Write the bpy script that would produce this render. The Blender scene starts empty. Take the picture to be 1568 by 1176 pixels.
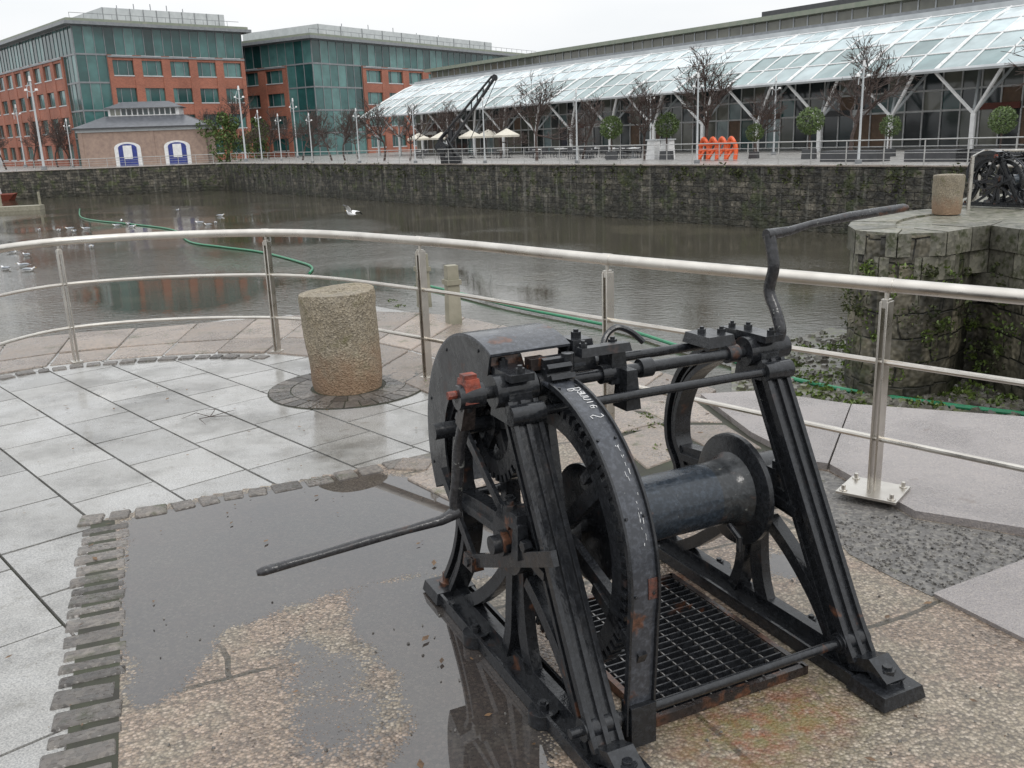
import bpy, bmesh, math, random
import numpy as np
from mathutils import Vector, Matrix
random.seed(7); np.random.seed(7)
sc=bpy.context.scene
# ------------------------------------------------------------------ camera
F_PX=1410.0; PIT=math.radians(15.0); ROL=math.radians(2.1); CH=1.88
Fv=Vector((0,math.cos(PIT),-math.sin(PIT))); Uv=Vector((0,math.sin(PIT),math.cos(PIT))); Rv=Vector((1,0,0))
R2=Rv*math.cos(ROL)-Uv*math.sin(ROL); U2=Uv*math.cos(ROL)+Rv*math.sin(ROL)
cam=bpy.data.cameras.new("camera"); co=bpy.data.objects.new("camera",cam); sc.collection.objects.link(co)
cam.sensor_width=36; cam.lens=36*F_PX/1568; cam.clip_end=5000; cam.clip_start=0.05
co.matrix_world=Matrix(((R2.x,U2.x,-Fv.x,0),(R2.y,U2.y,-Fv.y,0),(R2.z,U2.z,-Fv.z,CH),(0,0,0,1)))
sc.camera=co
def _ray(u,v): return Fv+R2*((u-784)/F_PX)-U2*((v-588)/F_PX)
def S(u,v,z=0.0):      # surveyed ground point: where the sight line meets level z
    d=_ray(u,v); t=(z-CH)/d.z; return Vector((d.x*t,d.y*t,z))
def D(u,v,y):
    d=_ray(u,v); t=y/d.y; return Vector((d.x*t,y,CH+d.z*t))
# ------------------------------------------------------------------ materials
def nt(name):
    m=bpy.data.materials.new(name); m.use_nodes=True; t=m.node_tree; b=t.nodes["Principled BSDF"]; return m,t,b
def N(t,typ,**k):
    n=t.nodes.new(typ)
    for a,b in k.items():
        if a in n.inputs.keys(): n.inputs[a].default_value=b
        else: setattr(n,a,b)
    return n
def ramp(t,fac,stops):
    r=t.nodes.new("ShaderNodeValToRGB"); e=r.color_ramp.elements
    while len(e)<len(stops): e.new(0.5)
    for i,(p,c) in enumerate(stops):
        e[i].position=p; e[i].color=(c[0],c[1],c[2],1) if hasattr(c,'__len__') else (c,c,c,1)
    t.links.new(fac,r.inputs[0]); return r.outputs[0]
def mix(t,fac,a,b,mode='MIX'):
    n=t.nodes.new("ShaderNodeMix"); n.data_type='RGBA'; n.blend_type=mode
    for sock,val in ((n.inputs[0],fac),(n.inputs[6],a),(n.inputs[7],b)):
        if isinstance(val,(int,float)): sock.default_value=val
        elif isinstance(val,(tuple,list)): sock.default_value=(val[0],val[1],val[2],1)
        else: t.links.new(val,sock)
    return n.outputs[2]
def math_(t,op,a,b=None,clamp=False):
    n=t.nodes.new("ShaderNodeMath"); n.operation=op; n.use_clamp=clamp
    for s,val in ((n.inputs[0],a),(n.inputs[1],b)):
        if val is None: continue
        if isinstance(val,(int,float)): s.default_value=val
        else: t.links.new(val,s)
    return n.outputs[0]
def noise(t,vec,scale,detail=3,rough=.6,dist=0):
    n=t.nodes.new("ShaderNodeTexNoise"); n.inputs["Scale"].default_value=scale; n.inputs["Detail"].default_value=min(detail,4)
    n.inputs["Roughness"].default_value=rough; n.inputs["Distortion"].default_value=dist
    if vec is not None: t.links.new(vec,n.inputs["Vector"])
    return n.outputs["Fac"]
def coords(t,kind="Object"):
    return t.nodes.new("ShaderNodeTexCoord").outputs[kind]
def bump(t,b,h,strength=.3,dist=.01):
    n=t.nodes.new("ShaderNodeBump"); n.inputs["Strength"].default_value=strength; n.inputs["Distance"].default_value=dist
    t.links.new(h,n.inputs["Height"]); t.links.new(n.outputs[0],b.inputs["Normal"]); return n
def island(t): return t.nodes.new("ShaderNodeNewGeometry").outputs["Random Per Island"]
def pm(name,c1,c2=None,scale=8,rough=.6,r2=None,bmp=0,bscale=None,bdist=.01,metal=0,isl=0,spec=.5):
    m,t,b=nt(name); c=coords(t)
    if c2 is None: c2=tuple(x*.75 for x in c1)
    f=noise(t,c,scale,2)
    col=ramp(t,f,[(.3,c1),(.7,c2)])
    if isl:
        v=math_(t,'MULTIPLY_ADD',island(t),isl); v.node.inputs[2].default_value=1-isl/2
        mm=N(t,"ShaderNodeVectorMath",operation='SCALE'); t.links.new(col,mm.inputs[0]); t.links.new(v,mm.inputs["Scale"]); col=mm.outputs[0]
    t.links.new(col,b.inputs["Base Color"]); b.inputs["Metallic"].default_value=metal
    b.inputs["Specular IOR Level"].default_value=spec
    if r2 is None: b.inputs["Roughness"].default_value=rough
    else:
        rr=ramp(t,noise(t,c,scale*1.7,2),[(.35,rough),(.65,r2)]); t.links.new(rr,b.inputs["Roughness"])
    if bmp: bump(t,b,noise(t,c,bscale or scale*3,2),bmp,bdist)
    return m
def m_iron(name,base=(.012,.013,.015),rustamt=.645,paleamt=.74,bs=.35):
    m,t,b=nt(name); c=coords(t)
    n1=noise(t,c,7,4,.65); n2=noise(t,c,55,2,.7); n3=noise(t,c,2.2,2)
    col=mix(t,ramp(t,n2,[(.45,0),(.75,1)]),base,tuple(x*2.2 for x in base))
    rmask=math_(t,'MULTIPLY',ramp(t,n1,[(rustamt-.02,0),(rustamt+.04,1)]),ramp(t,n3,[(.42,0),(.52,1)]))
    rcol=ramp(t,n2,[(.3,(.04,.018,.010)),(.7,(.15,.062,.032))])
    col=mix(t,math_(t,'MULTIPLY',rmask,.85),col,rcol)
    pale=ramp(t,noise(t,c,23,3,.75),[(paleamt,0),(paleamt+.03,1)])
    col=mix(t,math_(t,'MULTIPLY',pale,.5),col,(.28,.29,.27))
    t.links.new(col,b.inputs["Base Color"]); b.inputs["Specular IOR Level"].default_value=.45
    ro=ramp(t,n1,[(.35,.12),(.7,.40)]); t.links.new(ro,b.inputs["Roughness"])
    h=math_(t,'ADD',math_(t,'MULTIPLY',n2,.5),noise(t,c,18,1)); bump(t,b,h,bs,.005)
    return m
M={}
M['iron']=m_iron("wet_black_paint"); M['rusty']=m_iron("rusty_paint",(.02,.016,.015),.50)
M['redox']=pm("red_oxide_paint",(.27,.055,.03),(.06,.022,.018),26,.35,.7,.5,60)
M['patch']=pm("flaked_red_patch",(.13,.045,.03),(.04,.025,.022),60,.5,.8,.5,90)
M['greyband']=m_iron("worn_grey_paint",(.036,.039,.046),.62,.70)
M['rough_iron']=m_iron("flaky_iron",(.02,.02,.022),.62,.64,.9)
M['drum']=m_iron("drum_paint",(.020,.026,.034),.60,.69)
M['drumend']=m_iron("drum_end_paint",(.022,.024,.026),.53,.66)
M['chalk']=pm("chalk",(.7,.7,.7),(.6,.6,.6),30,.9)
M['steel']=pm("brushed_stainless",(.62,.59,.54),(.50,.47,.43),6,.25,.38,.05,40,metal=1)
M['steel_d']=pm("dull_steel",(.33,.32,.31),(.22,.21,.2),6,.35,.5,metal=.8)
def m_stone(name,ca,cb,cc,moss=(.10,.11,.04),mossamt=.6,rough=(.3,.6),bs=.5,isl=.35,sc1=70,damp=1,gam=.62,zgrad=None):
    m,t,b=nt(name); c=coords(t)
    vo=N(t,"ShaderNodeTexVoronoi",Scale=float(sc1)); t.links.new(c,vo.inputs["Vector"])
    sep=N(t,"ShaderNodeSeparateColor"); t.links.new(vo.outputs["Color"],sep.inputs[0])
    col=ramp(t,sep.outputs[0],[(.1,ca),(.5,cb),(.9,cc)])
    big=noise(t,c,1.6,4,.6); col=mix(t,.75,col,ramp(t,big,[(.3,tuple(x*.45 for x in cb)),(.7,ca)]),'MULTIPLY')
    g=N(t,"ShaderNodeGamma",Gamma=gam); t.links.new(col,g.inputs[0]); col=g.outputs[0]
    n45=noise(t,c,4.5,4,.7)
    if zgrad:
        sx=N(t,"ShaderNodeSeparateXYZ"); t.links.new(c,sx.inputs[0])
        zz=math_(t,'ADD',sx.outputs[2],math_(t,'MULTIPLY',math_(t,'SUBTRACT',n45,.5),.7))
        col=mix(t,ramp(t,zz,[(.12,.65),(.40,0)]),col,zgrad)
        n45=math_(t,'ADD',n45,math_(t,'MULTIPLY',math_(t,'SUBTRACT',sx.outputs[2],.45),.08))
    mm=ramp(t,n45,[(mossamt,0),(mossamt+.12,1)])
    col=mix(t,math_(t,'MULTIPLY',mm,.8),col,moss)
    v=math_(t,'MULTIPLY_ADD',island(t),isl*damp); v.node.inputs[2].default_value=(1-isl/2)*damp
    s=N(t,"ShaderNodeVectorMath",operation='SCALE'); t.links.new(col,s.inputs[0]); t.links.new(v,s.inputs["Scale"])
    t.links.new(s.outputs[0],b.inputs["Base Color"])
    t.links.new(ramp(t,big,[(.35,rough[0]),(.65,rough[1])]),b.inputs["Roughness"])
    h=math_(t,'ADD',math_(t,'MULTIPLY',vo.outputs["Distance"],.6),noise(t,c,sc1*.35,2,.7)); bump(t,b,h,bs,.012)
    return m
m,t,b=nt("wet_paving_slab"); c=coords(t)
col=ramp(t,noise(t,c,120,2,.8),[(.35,(.21,.21,.21)),(.65,(.42,.415,.40))])
col=mix(t,.85,col,ramp(t,noise(t,c,1.3,4,.7),[(.32,(.38,.37,.35)),(.5,(.80,.79,.77)),(.68,(1,1,1))]),'MULTIPLY')
grime=ramp(t,noise(t,c,11,4,.75),[(.56,0),(.72,1)]); col=mix(t,math_(t,'MULTIPLY',grime,.5),col,(.10,.09,.07))
v=math_(t,'MULTIPLY_ADD',island(t),.35); v.node.inputs[2].default_value=.85
s=N(t,"ShaderNodeVectorMath",operation='SCALE'); t.links.new(col,s.inputs[0]); t.links.new(v,s.inputs["Scale"]); t.links.new(s.outputs[0],b.inputs["Base Color"])
t.links.new(ramp(t,noise(t,c,1.1,4,.65),[(.44,.02),(.54,.36)]),b.inputs["Roughness"]); bump(t,b,noise(t,c,60,2,.7),.18,.004); M['slab']=m
M['sett']=m_stone("granite_sett",(.12,.10,.085),(.07,.062,.054),(.17,.145,.12),(.04,.045,.015),.58,rough=(.12,.5),isl=.9,sc1=45,bs=.8,damp=.75)
M['coping']=m_stone("granite_coping",(.26,.21,.17),(.16,.13,.11),(.32,.24,.18),(.08,.08,.04),.57,rough=(.10,.5),isl=.5)
M['bollard']=m_stone("rough_granite",(.28,.225,.14),(.13,.105,.07),(.42,.35,.24),(.11,.10,.04),.60,rough=(.6,.85),bs=1.0,sc1=75,zgrad=(.22,.125,.07))
M['bigslab']=m_stone("smooth_granite",(.28,.25,.24),(.20,.18,.18),(.35,.31,.28),(.13,.10,.085),.62,rough=(.10,.45),isl=.2,bs=.35,sc1=160)
M['gravel']=m_stone("gravel_bed",(.16,.15,.14),(.08,.075,.07),(.26,.24,.21),(.08,.08,.03),.62,rough=(.4,.7),bs=1.0,sc1=55,isl=.9,damp=.8)
M['piercap']=m_stone("mossy_cap_stone",(.21,.20,.15),(.11,.105,.08),(.29,.27,.20),(.045,.055,.018),.50,rough=(.3,.7),isl=.6,sc1=14,bs=.9,damp=.85)
M['joint']=pm("mossy_joint",(.035,.04,.02),(.02,.018,.012),6,.7)
M['dark']=pm("painted_pit_shade",(.006,.006,.006),(.012,.011,.01),5,.5)
m,t,b=nt("exposed_aggregate_wet"); c=coords(t)
at=N(t,"ShaderNodeAttribute",attribute_name="mask"); sp=N(t,"ShaderNodeSeparateColor"); t.links.new(at.outputs["Color"],sp.inputs[0])
vc=N(t,"ShaderNodeTexVoronoi",Scale=84.0); t.links.new(c,vc.inputs["Vector"]); s2=N(t,"ShaderNodeSeparateColor"); t.links.new(vc.outputs["Color"],s2.inputs[0])
col=ramp(t,s2.outputs[0],[(.05,(.15,.13,.115)),(.35,(.25,.215,.18)),(.7,(.31,.27,.22)),(.95,(.44,.39,.34))])
big=noise(t,c,1.8,4,.65)
col=mix(t,.85,col,ramp(t,big,[(.3,(.48,.42,.39)),(.45,(.85,.72,.64)),(.55,(.80,.78,.70)),(.7,(1.05,1,.92))]),'MULTIPLY')
col=mix(t,ramp(t,vc.outputs["Distance"],[(.42,0),(.70,.6)]),col,(.08,.068,.052))
br=N(t,"ShaderNodeTexBrick"); mp=N(t,"ShaderNodeMapping"); mp.inputs["Rotation"].default_value=(0,0,math.radians(-25)); mp.inputs["Location"].default_value=(.35,.2,0)
t.links.new(c,mp.inputs["Vector"])
ds=N(t,"ShaderNodeVectorMath",operation='MULTIPLY_ADD'); nn=t.nodes.new("ShaderNodeTexNoise"); nn.inputs["Scale"].default_value=3; t.links.new(c,nn.inputs["Vector"])
t.links.new(nn.outputs["Color"],ds.inputs[0]); ds.inputs[1].default_value=(.07,.07,0); t.links.new(mp.outputs[0],ds.inputs[2]); t.links.new(ds.outputs[0],br.inputs["Vector"])
br.inputs["Scale"].default_value=1; br.inputs["Brick Width"].default_value=1.35; br.inputs["Row Height"].default_value=.85; br.inputs["Mortar Size"].default_value=.012
w0=math_(t,'ADD',sp.outputs[0],math_(t,'MULTIPLY',math_(t,'SUBTRACT',noise(t,c,5,4,.68),.5),.75))
w0=math_(t,'ADD',w0,math_(t,'MULTIPLY',math_(t,'SUBTRACT',vc.outputs["Distance"],.40),.35))
wet=ramp(t,w0,[(.44,0),(.49,1)]); damp=ramp(t,w0,[(.25,0),(.5,1)])
dryj=ramp(t,sp.outputs[0],[(.2,1),(.5,0)])
col=mix(t,math_(t,'MULTIPLY',math_(t,'MULTIPLY',br.outputs["Fac"],.8),dryj),col,(.03,.028,.02))
rm=math_(t,'MULTIPLY',sp.outputs[1],ramp(t,noise(t,c,9,4,.7),[(.38,0),(.6,1)])); col=mix(t,rm,col,(.20,.075,.035))
mo=math_(t,'MULTIPLY',sp.outputs[2],ramp(t,noise(t,c,14,4,.7),[(.42,0),(.6,1)])); col=mix(t,math_(t,'MULTIPLY',mo,.7),col,(.14,.135,.045))
col=mix(t,math_(t,'MULTIPLY',damp,.45),col,(.06,.05,.045))
col=mix(t,math_(t,'MULTIPLY',wet,.80),col,(.030,.028,.029))
t.links.new(col,b.inputs["Base Color"])
dryr=ramp(t,big,[(.35,.18),(.65,.5)])
t.links.new(mix(t,wet,dryr,(.01,.01,.01)),b.inputs["Roughness"])
t.links.new(mix(t,wet,(.5,.5,.5),(1,1,1)),b.inputs["Specular IOR Level"])
h=math_(t,'ADD',math_(t,'MULTIPLY',vc.outputs["Distance"],-1.0),math_(t,'MULTIPLY',noise(t,c,20,2),1.0))
h=math_(t,'MULTIPLY',h,math_(t,'SUBTRACT',1.0,wet)); bump(t,b,h,.5,.009)
M['apron']=m
def m_wall(name,bw,rh,ca,cb,green=.54,pale=(.20,.19,.17),palea=.5):
    m,t,b=nt(name); uv=coords(t,"UV"); c=coords(t)
    br=N(t,"ShaderNodeTexBrick"); nn=t.nodes.new("ShaderNodeTexNoise"); nn.inputs["Scale"].default_value=.8; nn.inputs["Detail"].default_value=2; t.links.new(uv,nn.inputs["Vector"])
    ds=N(t,"ShaderNodeVectorMath",operation='MULTIPLY_ADD'); t.links.new(nn.outputs["Color"],ds.inputs[0]); ds.inputs[1].default_value=(.6,.22,0); t.links.new(uv,ds.inputs[2]); t.links.new(ds.outputs[0],br.inputs["Vector"])
    br.inputs["Scale"].default_value=1; br.inputs["Brick Width"].default_value=bw; br.inputs["Row Height"].default_value=rh; br.inputs["Mortar Size"].default_value=.02; br.inputs["Mortar Smooth"].default_value=.6
    br.inputs["Color1"].default_value=(*ca,1); br.inputs["Color2"].default_value=(*cb,1); br.inputs["Mortar"].default_value=(.010,.010,.008,1)
    n13=noise(t,c,1.3,4,.8)
    col=mix(t,.9,br.outputs["Color"],ramp(t,n13,[(.36,(.15,.15,.14)),(.5,(.7,.68,.6)),(.66,(2.0,1.9,1.7))]),'MULTIPLY')
    g=ramp(t,noise(t,c,.7,4,.75),[(green,0),(green+.05,1)]); col=mix(t,math_(t,'MULTIPLY',g,.8),col,ramp(t,n13,[(.4,(.022,.030,.012)),(.65,(.075,.09,.028))]))
    mp=N(t,"ShaderNodeMapping"); mp.inputs["Scale"].default_value=(2.2,.12,1); t.links.new(uv,mp.inputs["Vector"])
    st=ramp(t,noise(t,mp.outputs[0],1,4,.65),[(.54,0),(.66,1)]); col=mix(t,math_(t,'MULTIPLY',st,palea),col,pale)
    mp2=N(t,"ShaderNodeMapping"); mp2.inputs["Scale"].default_value=(1.3,.10,1); mp2.inputs["Location"].default_value=(7,3,0); t.links.new(uv,mp2.inputs["Vector"])
    st2=ramp(t,noise(t,mp2.outputs[0],1,3,.6),[(.50,0),(.62,1)]); col=mix(t,math_(t,'MULTIPLY',st2,.75),col,(.014,.014,.012))
    sx=N(t,"ShaderNodeSeparateXYZ"); t.links.new(c,sx.inputs[0])
    tl=ramp(t,math_(t,'ADD',math_(t,'MULTIPLY',sx.outputs[2],.33),math_(t,'ADD',1.0,math_(t,'MULTIPLY',n13,.15))),[(.13,1),(.42,0)])
    col=mix(t,math_(t,'MULTIPLY',tl,.6),col,(.02,.02,.012))
    t.links.new(col,b.inputs["Base Color"]); b.inputs["Roughness"].default_value=.6
    hh=math_(t,'SUBTRACT',noise(t,c,3,2,.75),math_(t,'MULTIPLY',br.outputs["Fac"],.6)); bump(t,b,hh,1.0,.12)
    return m
M['wall']=m_wall("quay_wall_stone",.75,.33,(.115,.107,.092),(.042,.040,.034),.53,(.24,.23,.20),.55); M['pierwall']=m_wall("pier_wall_stone",.8,.45,(.17,.157,.125),(.06,.056,.047),.52,(.26,.24,.19),.35)
M['prom']=pm("promenade_paving",(.22,.21,.2),(.30,.29,.27),1.5,.25,.45)
m,t,b=nt("dock_water_surface"); c=coords(t); b.inputs["IOR"].default_value=1.33
b.inputs["Roughness"].default_value=.03
scum=ramp(t,noise(t,c,.11,3,.7),[(.56,0),(.66,1)]); t.links.new(mix(t,math_(t,'MULTIPLY',scum,.7),(.052,.047,.034),(.095,.085,.060)),b.inputs["Base Color"])
mp=N(t,"ShaderNodeMapping"); mp.inputs["Rotation"].default_value=(0,0,.5); mp.inputs["Scale"].default_value=(1,2.2,1); t.links.new(c,mp.inputs["Vector"])
h=math_(t,'ADD',noise(t,mp.outputs[0],3.0,3,.6),math_(t,'MULTIPLY',noise(t,c,.35,1),1.2))
calm=ramp(t,noise(t,c,.09,1),[(.42,.10),(.56,1.0)])
bn=bump(t,b,math_(t,'MULTIPLY',h,calm),.42,.05); M['water']=m
def m_glass(name,c1,c2,c3,rough=.08,lit=0):
    m,t,b=nt(name); i=island(t)
    col=ramp(t,i,[(.0,c1),(.5,c2),(.85,c3)]); col=mix(t,.5,col,ramp(t,noise(t,coords(t),.6,2),[(.35,(.4,.4,.4)),(.65,(1,1,1))]),'MULTIPLY')
    t.links.new(col,b.inputs["Base Color"]); b.inputs["Roughness"].default_value=rough; b.inputs["IOR"].default_value=1.6
    return m
M['teal']=m_glass("teal_glass",(.012,.05,.05),(.035,.12,.115),(.10,.22,.21))
M['dkglass']=m_glass("shopfront_glass",(.012,.018,.02),(.045,.065,.07),(.22,.22,.18))  # lighter pane tones paint bright reflections into the base colour
M['canopy']=m_glass("canopy_glass",(.36,.46,.48),(.48,.58,.60),(.64,.72,.74),.15)
M['canopylow']=m_glass("canopy_clear_glass",(.12,.19,.19),(.20,.29,.29),(.36,.44,.45),.10)
m,t,b=nt("red_brick"); uv=coords(t,"UV"); br=N(t,"ShaderNodeTexBrick"); t.links.new(uv,br.inputs["Vector"]); br.inputs["Scale"].default_value=1
br.inputs["Brick Width"].default_value=.23; br.inputs["Row Height"].default_value=.08; br.inputs["Mortar Size"].default_value=.006
br.inputs["Color1"].default_value=(.40,.14,.085,1); br.inputs["Color2"].default_value=(.28,.09,.055,1); br.inputs["Mortar"].default_value=(.28,.18,.14,1)
t.links.new(mix(t,.6,br.outputs["Color"],ramp(t,noise(t,coords(t),.25,4),[(.3,(.55,.55,.55)),(.7,(1.1,1.1,1.1))]),'MULTIPLY'),b.inputs["Base Color"]); b.inputs["Roughness"].default_value=.75; M['brick']=m
M['brick2']=pm("tan_brick",(.33,.24,.19),(.24,.17,.14),2,.7)
M['slate']=pm("roof_slate",(.07,.075,.085),(.11,.115,.13),2,.35)
M['white']=pm("white_paint",(.75,.75,.74),(.6,.6,.6),3,.4)
M['ltgrey']=pm("light_grey_cladding",(.50,.52,.53),(.40,.42,.43),1,.5)
M['galv']=pm("galvanised_rail",(.42,.42,.41),(.32,.32,.31),3,.45)
M['midgrey']=pm("grey_metal",(.22,.23,.24),(.16,.17,.18),2,.4)
M['olive']=pm("weathered_copper_fascia",(.18,.21,.16),(.24,.25,.2),1.5,.5)
M['dkgrey']=pm("dark_roof",(.04,.042,.045),(.06,.06,.065),2,.4)
M['blue']=pm("blue_door",(.03,.05,.25),(.02,.03,.15),3,.4)
M['bark']=pm("bark",(.085,.058,.048),(.04,.028,.025),9,.8)
M['leaf']=pm("evergreen_leaf",(.05,.09,.022),(.09,.13,.03),6,.55,isl=.8)
M['weed']=pm("weed_leaf",(.12,.17,.03),(.08,.12,.03),6,.5,isl=.8)
M['litter']=pm("dead_leaf",(.16,.09,.04),(.06,.035,.02),40,.6,isl=.9)
M['hose']=pm("green_hose",(.02,.22,.10),(.02,.16,.08),6,.35)
M['gullw']=pm("white_feathers",(.78,.78,.78),(.7,.7,.7),9,.7)
M['gullg']=pm("grey_feathers",(.32,.34,.37),(.28,.3,.33),9,.7)
M['gullb']=pm("black_feathers",(.02,.02,.02),(.03,.03,.03),9,.6)
M['beak']=pm("yellow_beak",(.6,.35,.04),(.5,.3,.04),9,.5)
M['orange']=pm("orange_paint",(.75,.12,.03),(.6,.09,.02),5,.4)
M['canvas']=pm("cream_canvas",(.6,.56,.48),(.5,.47,.4),5,.8)
M['mud']=m_stone("mud_and_gravel",(.10,.09,.07),(.055,.05,.04),(.16,.15,.12),(.09,.11,.03),.5,rough=(.2,.6),sc1=9,bs=1.0,isl=.7)
M['concrete']=pm("weathered_concrete",(.3,.28,.22),(.2,.19,.14),5,.7,bmp=.4)
M['warm']=pm("timber_front",(.20,.12,.07),(.13,.08,.05),3,.5)
# ------------------------------------------------------------------ mesh builder
def catmull(P,n=8,closed=False):
    P=[Vector(p) for p in P]; out=[]
    L=len(P)
    for i in range(L-1):
        p0=P[max(i-1,0)];p1=P[i];p2=P[i+1];p3=P[min(i+2,L-1)]
        for k in range(n):
            s=k/n; out.append(.5*((2*p1)+(p2-p0)*s+(2*p0-5*p1+4*p2-p3)*s*s+(3*p1-p0-3*p2+p3)*s**3))
    out.append(P[-1]); return out
class MB:
    def __init__(s): s.v=[];s.f=[];s.m=[];s.mats=[]
    def mi(s,k):
        if k not in s.mats: s.mats.append(k)
        return s.mats.index(k)
    def add(s,vs,fs,k):
        o=len(s.v); s.v+= [tuple(v) for v in vs]; i=s.mi(k)
        for f in fs: s.f.append([o+a for a in f]); s.m.append(i)
    def hexa(s,vs,k): s.add(vs,[(0,3,2,1),(4,5,6,7),(0,1,5,4),(1,2,6,5),(2,3,7,6),(3,0,4,7)],k)
    def box(s,c,sz,k,rz=0,inset=0,rx=0,ry=0):
        M3=Matrix.Rotation(rz,3,'Z')@Matrix.Rotation(ry,3,'Y')@Matrix.Rotation(rx,3,'X'); c=Vector(c); a,b,h=sz[0]/2,sz[1]/2,sz[2]/2; i=inset
        vs=[(-a,-b,-h),(a,-b,-h),(a,b,-h),(-a,b,-h),(-a+i,-b+i,h),(a-i,-b+i,h),(a-i,b-i,h),(-a+i,b-i,h)]
        s.hexa([c+M3@Vector(v) for v in vs],k)
    def fbox(s,o,d,n,a0,a1,b0,b1,z0,z1,k):   # box in (along d, along n, z) frame
        o=Vector(o);vs=[]
        for z in (z0,z1):
            for a,b in ((a0,b0),(a1,b0),(a1,b1),(a0,b1)): 
                p=o+d*a+n*b; vs.append((p.x,p.y,z))
        if d.x*n.y-d.y*n.x<0: vs=[vs[i] for i in (0,3,2,1,4,7,6,5)]
        s.hexa(vs,k)
    def tube(s,P,r,k,n=8,cap=True):
        P=[Vector(p) for p in P]; L=len(P); rs=r if hasattr(r,'__len__') else [r]*L
        T=[(P[min(i+1,L-1)]-P[max(i-1,0)]).normalized() for i in range(L)]
        a=Vector((0,0,1)) if abs(T[0].z)<.9 else Vector((1,0,0)); u=T[0].cross(a).normalized(); vs=[]
        for i in range(L):
            u=(u-T[i]*u.dot(T[i])).normalized(); w=T[i].cross(u)
            for j in range(n):
                an=2*math.pi*j/n; vs.append(P[i]+(u*math.cos(an)+w*math.sin(an))*rs[i])
        fs=[(i*n+j,i*n+(j+1)%n,(i+1)*n+(j+1)%n,(i+1)*n+j) for i in range(L-1) for j in range(n)]
        if cap: fs+= [tuple(range(n))[::-1],tuple((L-1)*n+j for j in range(n))]
        s.add(vs,fs,k)
    def cyl(s,a,b,r,k,n=16,r2=None): s.tube([a,b],[r,r if r2 is None else r2],k,n)
    def bar(s,pts,w,x0,x1,k,off=0.0):  # strip in the YZ plane
        P=[Vector((p[0],p[1])) for p in pts];L=len(P);vs=[]
        for i in range(L):
            t=(P[min(i+1,L-1)]-P[max(i-1,0)]).normalized(); nn=Vector((-t.y,t.x))
            ww=w[i] if hasattr(w,'__len__') else w
            for q,x in ((off+ww/2,x0),(off+ww/2,x1),(off-ww/2,x1),(off-ww/2,x0)):
                p=P[i]+nn*q; vs.append((x,p.x,p.y))
        fs=[]
        for i in range(L-1):
            for j in range(4): fs.append((i*4+j,i*4+(j+1)%4,(i+1)*4+(j+1)%4,(i+1)*4+j))
        fs+=[(3,2,1,0),tuple((L-1)*4+j for j in range(4))]; s.add(vs,fs,k)
    def poly(s,P,z0,z1,k,kside=None):
        n=len(P); P=[Vector((p[0],p[1],0)) for p in P]
        if sum(P[i].x*P[(i+1)%n].y-P[(i+1)%n].x*P[i].y for i in range(n))<0: P=P[::-1]
        top=[(p.x,p.y,z1) for p in P]; s.add(top,[tuple(range(n))],k)
        bot=[(p.x,p.y,z0) for p in P]
        s.add(bot+top,[(i,(i+1)%n,n+(i+1)%n,n+i) for i in range(n)],kside or k)
    def build(s,name,loc=(0,0,0),rot=0,smooth=35,bevel=0):
        me=bpy.data.meshes.new(name); me.from_pydata(s.v,[],s.f)
        for k in s.mats: me.materials.append(M[k])
        me.polygons.foreach_set("material_index",s.m)
        bm=bmesh.new(); bm.from_mesh(me)
        bmesh.ops.recalc_face_normals(bm,faces=bm.faces) if smooth is not None else None
        big=[f for f in bm.faces if len(f.verts)>12 and abs(f.normal.z)>.9]
        if big: bmesh.ops.triangulate(bm,faces=big)
        bm.to_mesh(me); bm.free()
        uv=me.uv_layers.new(name="UVMap"); 
        nl=len(me.loops); buf=np.zeros((nl,2)); V=np.array([v.co[:] for v in me.vertices])
        for p in me.polygons:
            nx,ny,nz=p.normal; idx=[me.loops[l].vertex_index for l in p.loop_indices]; q=V[idx]
            if abs(nz)>.8: buf[p.loop_start:p.loop_start+p.loop_total]=q[:,:2]
            else:
                l=math.hypot(nx,ny) or 1; buf[p.loop_start:p.loop_start+p.loop_total,0]=(-ny*q[:,0]+nx*q[:,1])/l; buf[p.loop_start:p.loop_start+p.loop_total,1]=q[:,2]
        uv.data.foreach_set("uv",buf.ravel())
        if smooth:
            me.polygons.foreach_set("use_smooth",[True]*len(me.polygons)); me.set_sharp_from_angle(angle=math.radians(smooth))
        ob=bpy.data.objects.new(name,me); sc.collection.objects.link(ob); ob.location=loc; ob.rotation_euler=(0,0,rot)
        if bevel:
            bv=ob.modifiers.new("bevel",'BEVEL'); bv.width=bevel; bv.segments=2; bv.limit_method='ANGLE'; bv.angle_limit=math.radians(40)
        return ob
def inst(ob,name,loc,rot=0,scale=1):
    o=bpy.data.objects.new(name,ob.data); sc.collection.objects.link(o); o.location=loc; o.rotation_euler=(0,0,rot); o.scale=(scale,)*3 if not hasattr(scale,'__len__') else scale; return o
WZ=-3.1
# ------------------------------------------------------------------ water, far land
w=MB(); w.add([(-400,-60,WZ),(400,-60,WZ),(400,400,WZ),(-400,400,WZ)],[(0,1,2,3)],'water'); w.build("dock_water",smooth=None)
C=Vector((-34.2,115,0)); E=Vector((.576,-.817,0)).normalized(); Nn=Vector((.817,.576,0)).normalized()
EL=(Vector((-62,110,0))-C).normalized()
def Q(s,off,z=0): return C+E*s+Nn*off+Vector((0,0,z))
def q_at(u,off):  # station along the quay seen at bearing u
    k=(u-784)/(F_PX/math.cos(PIT)); a=C+Nn*off
    return (k*a.y-a.x)/(E.x-k*E.y)
far=MB(); Rr=Q(130,0)
P=[C+EL*160,C,Rr,Rr+Vector((1500,0,0)),Vector((1900,2500,0)),Vector((-2500,2500,0)),C+EL*1500]
far.poly(P,WZ-1,0,'prom','wall'); far.build("ground",smooth=None)
cp=MB()
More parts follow.
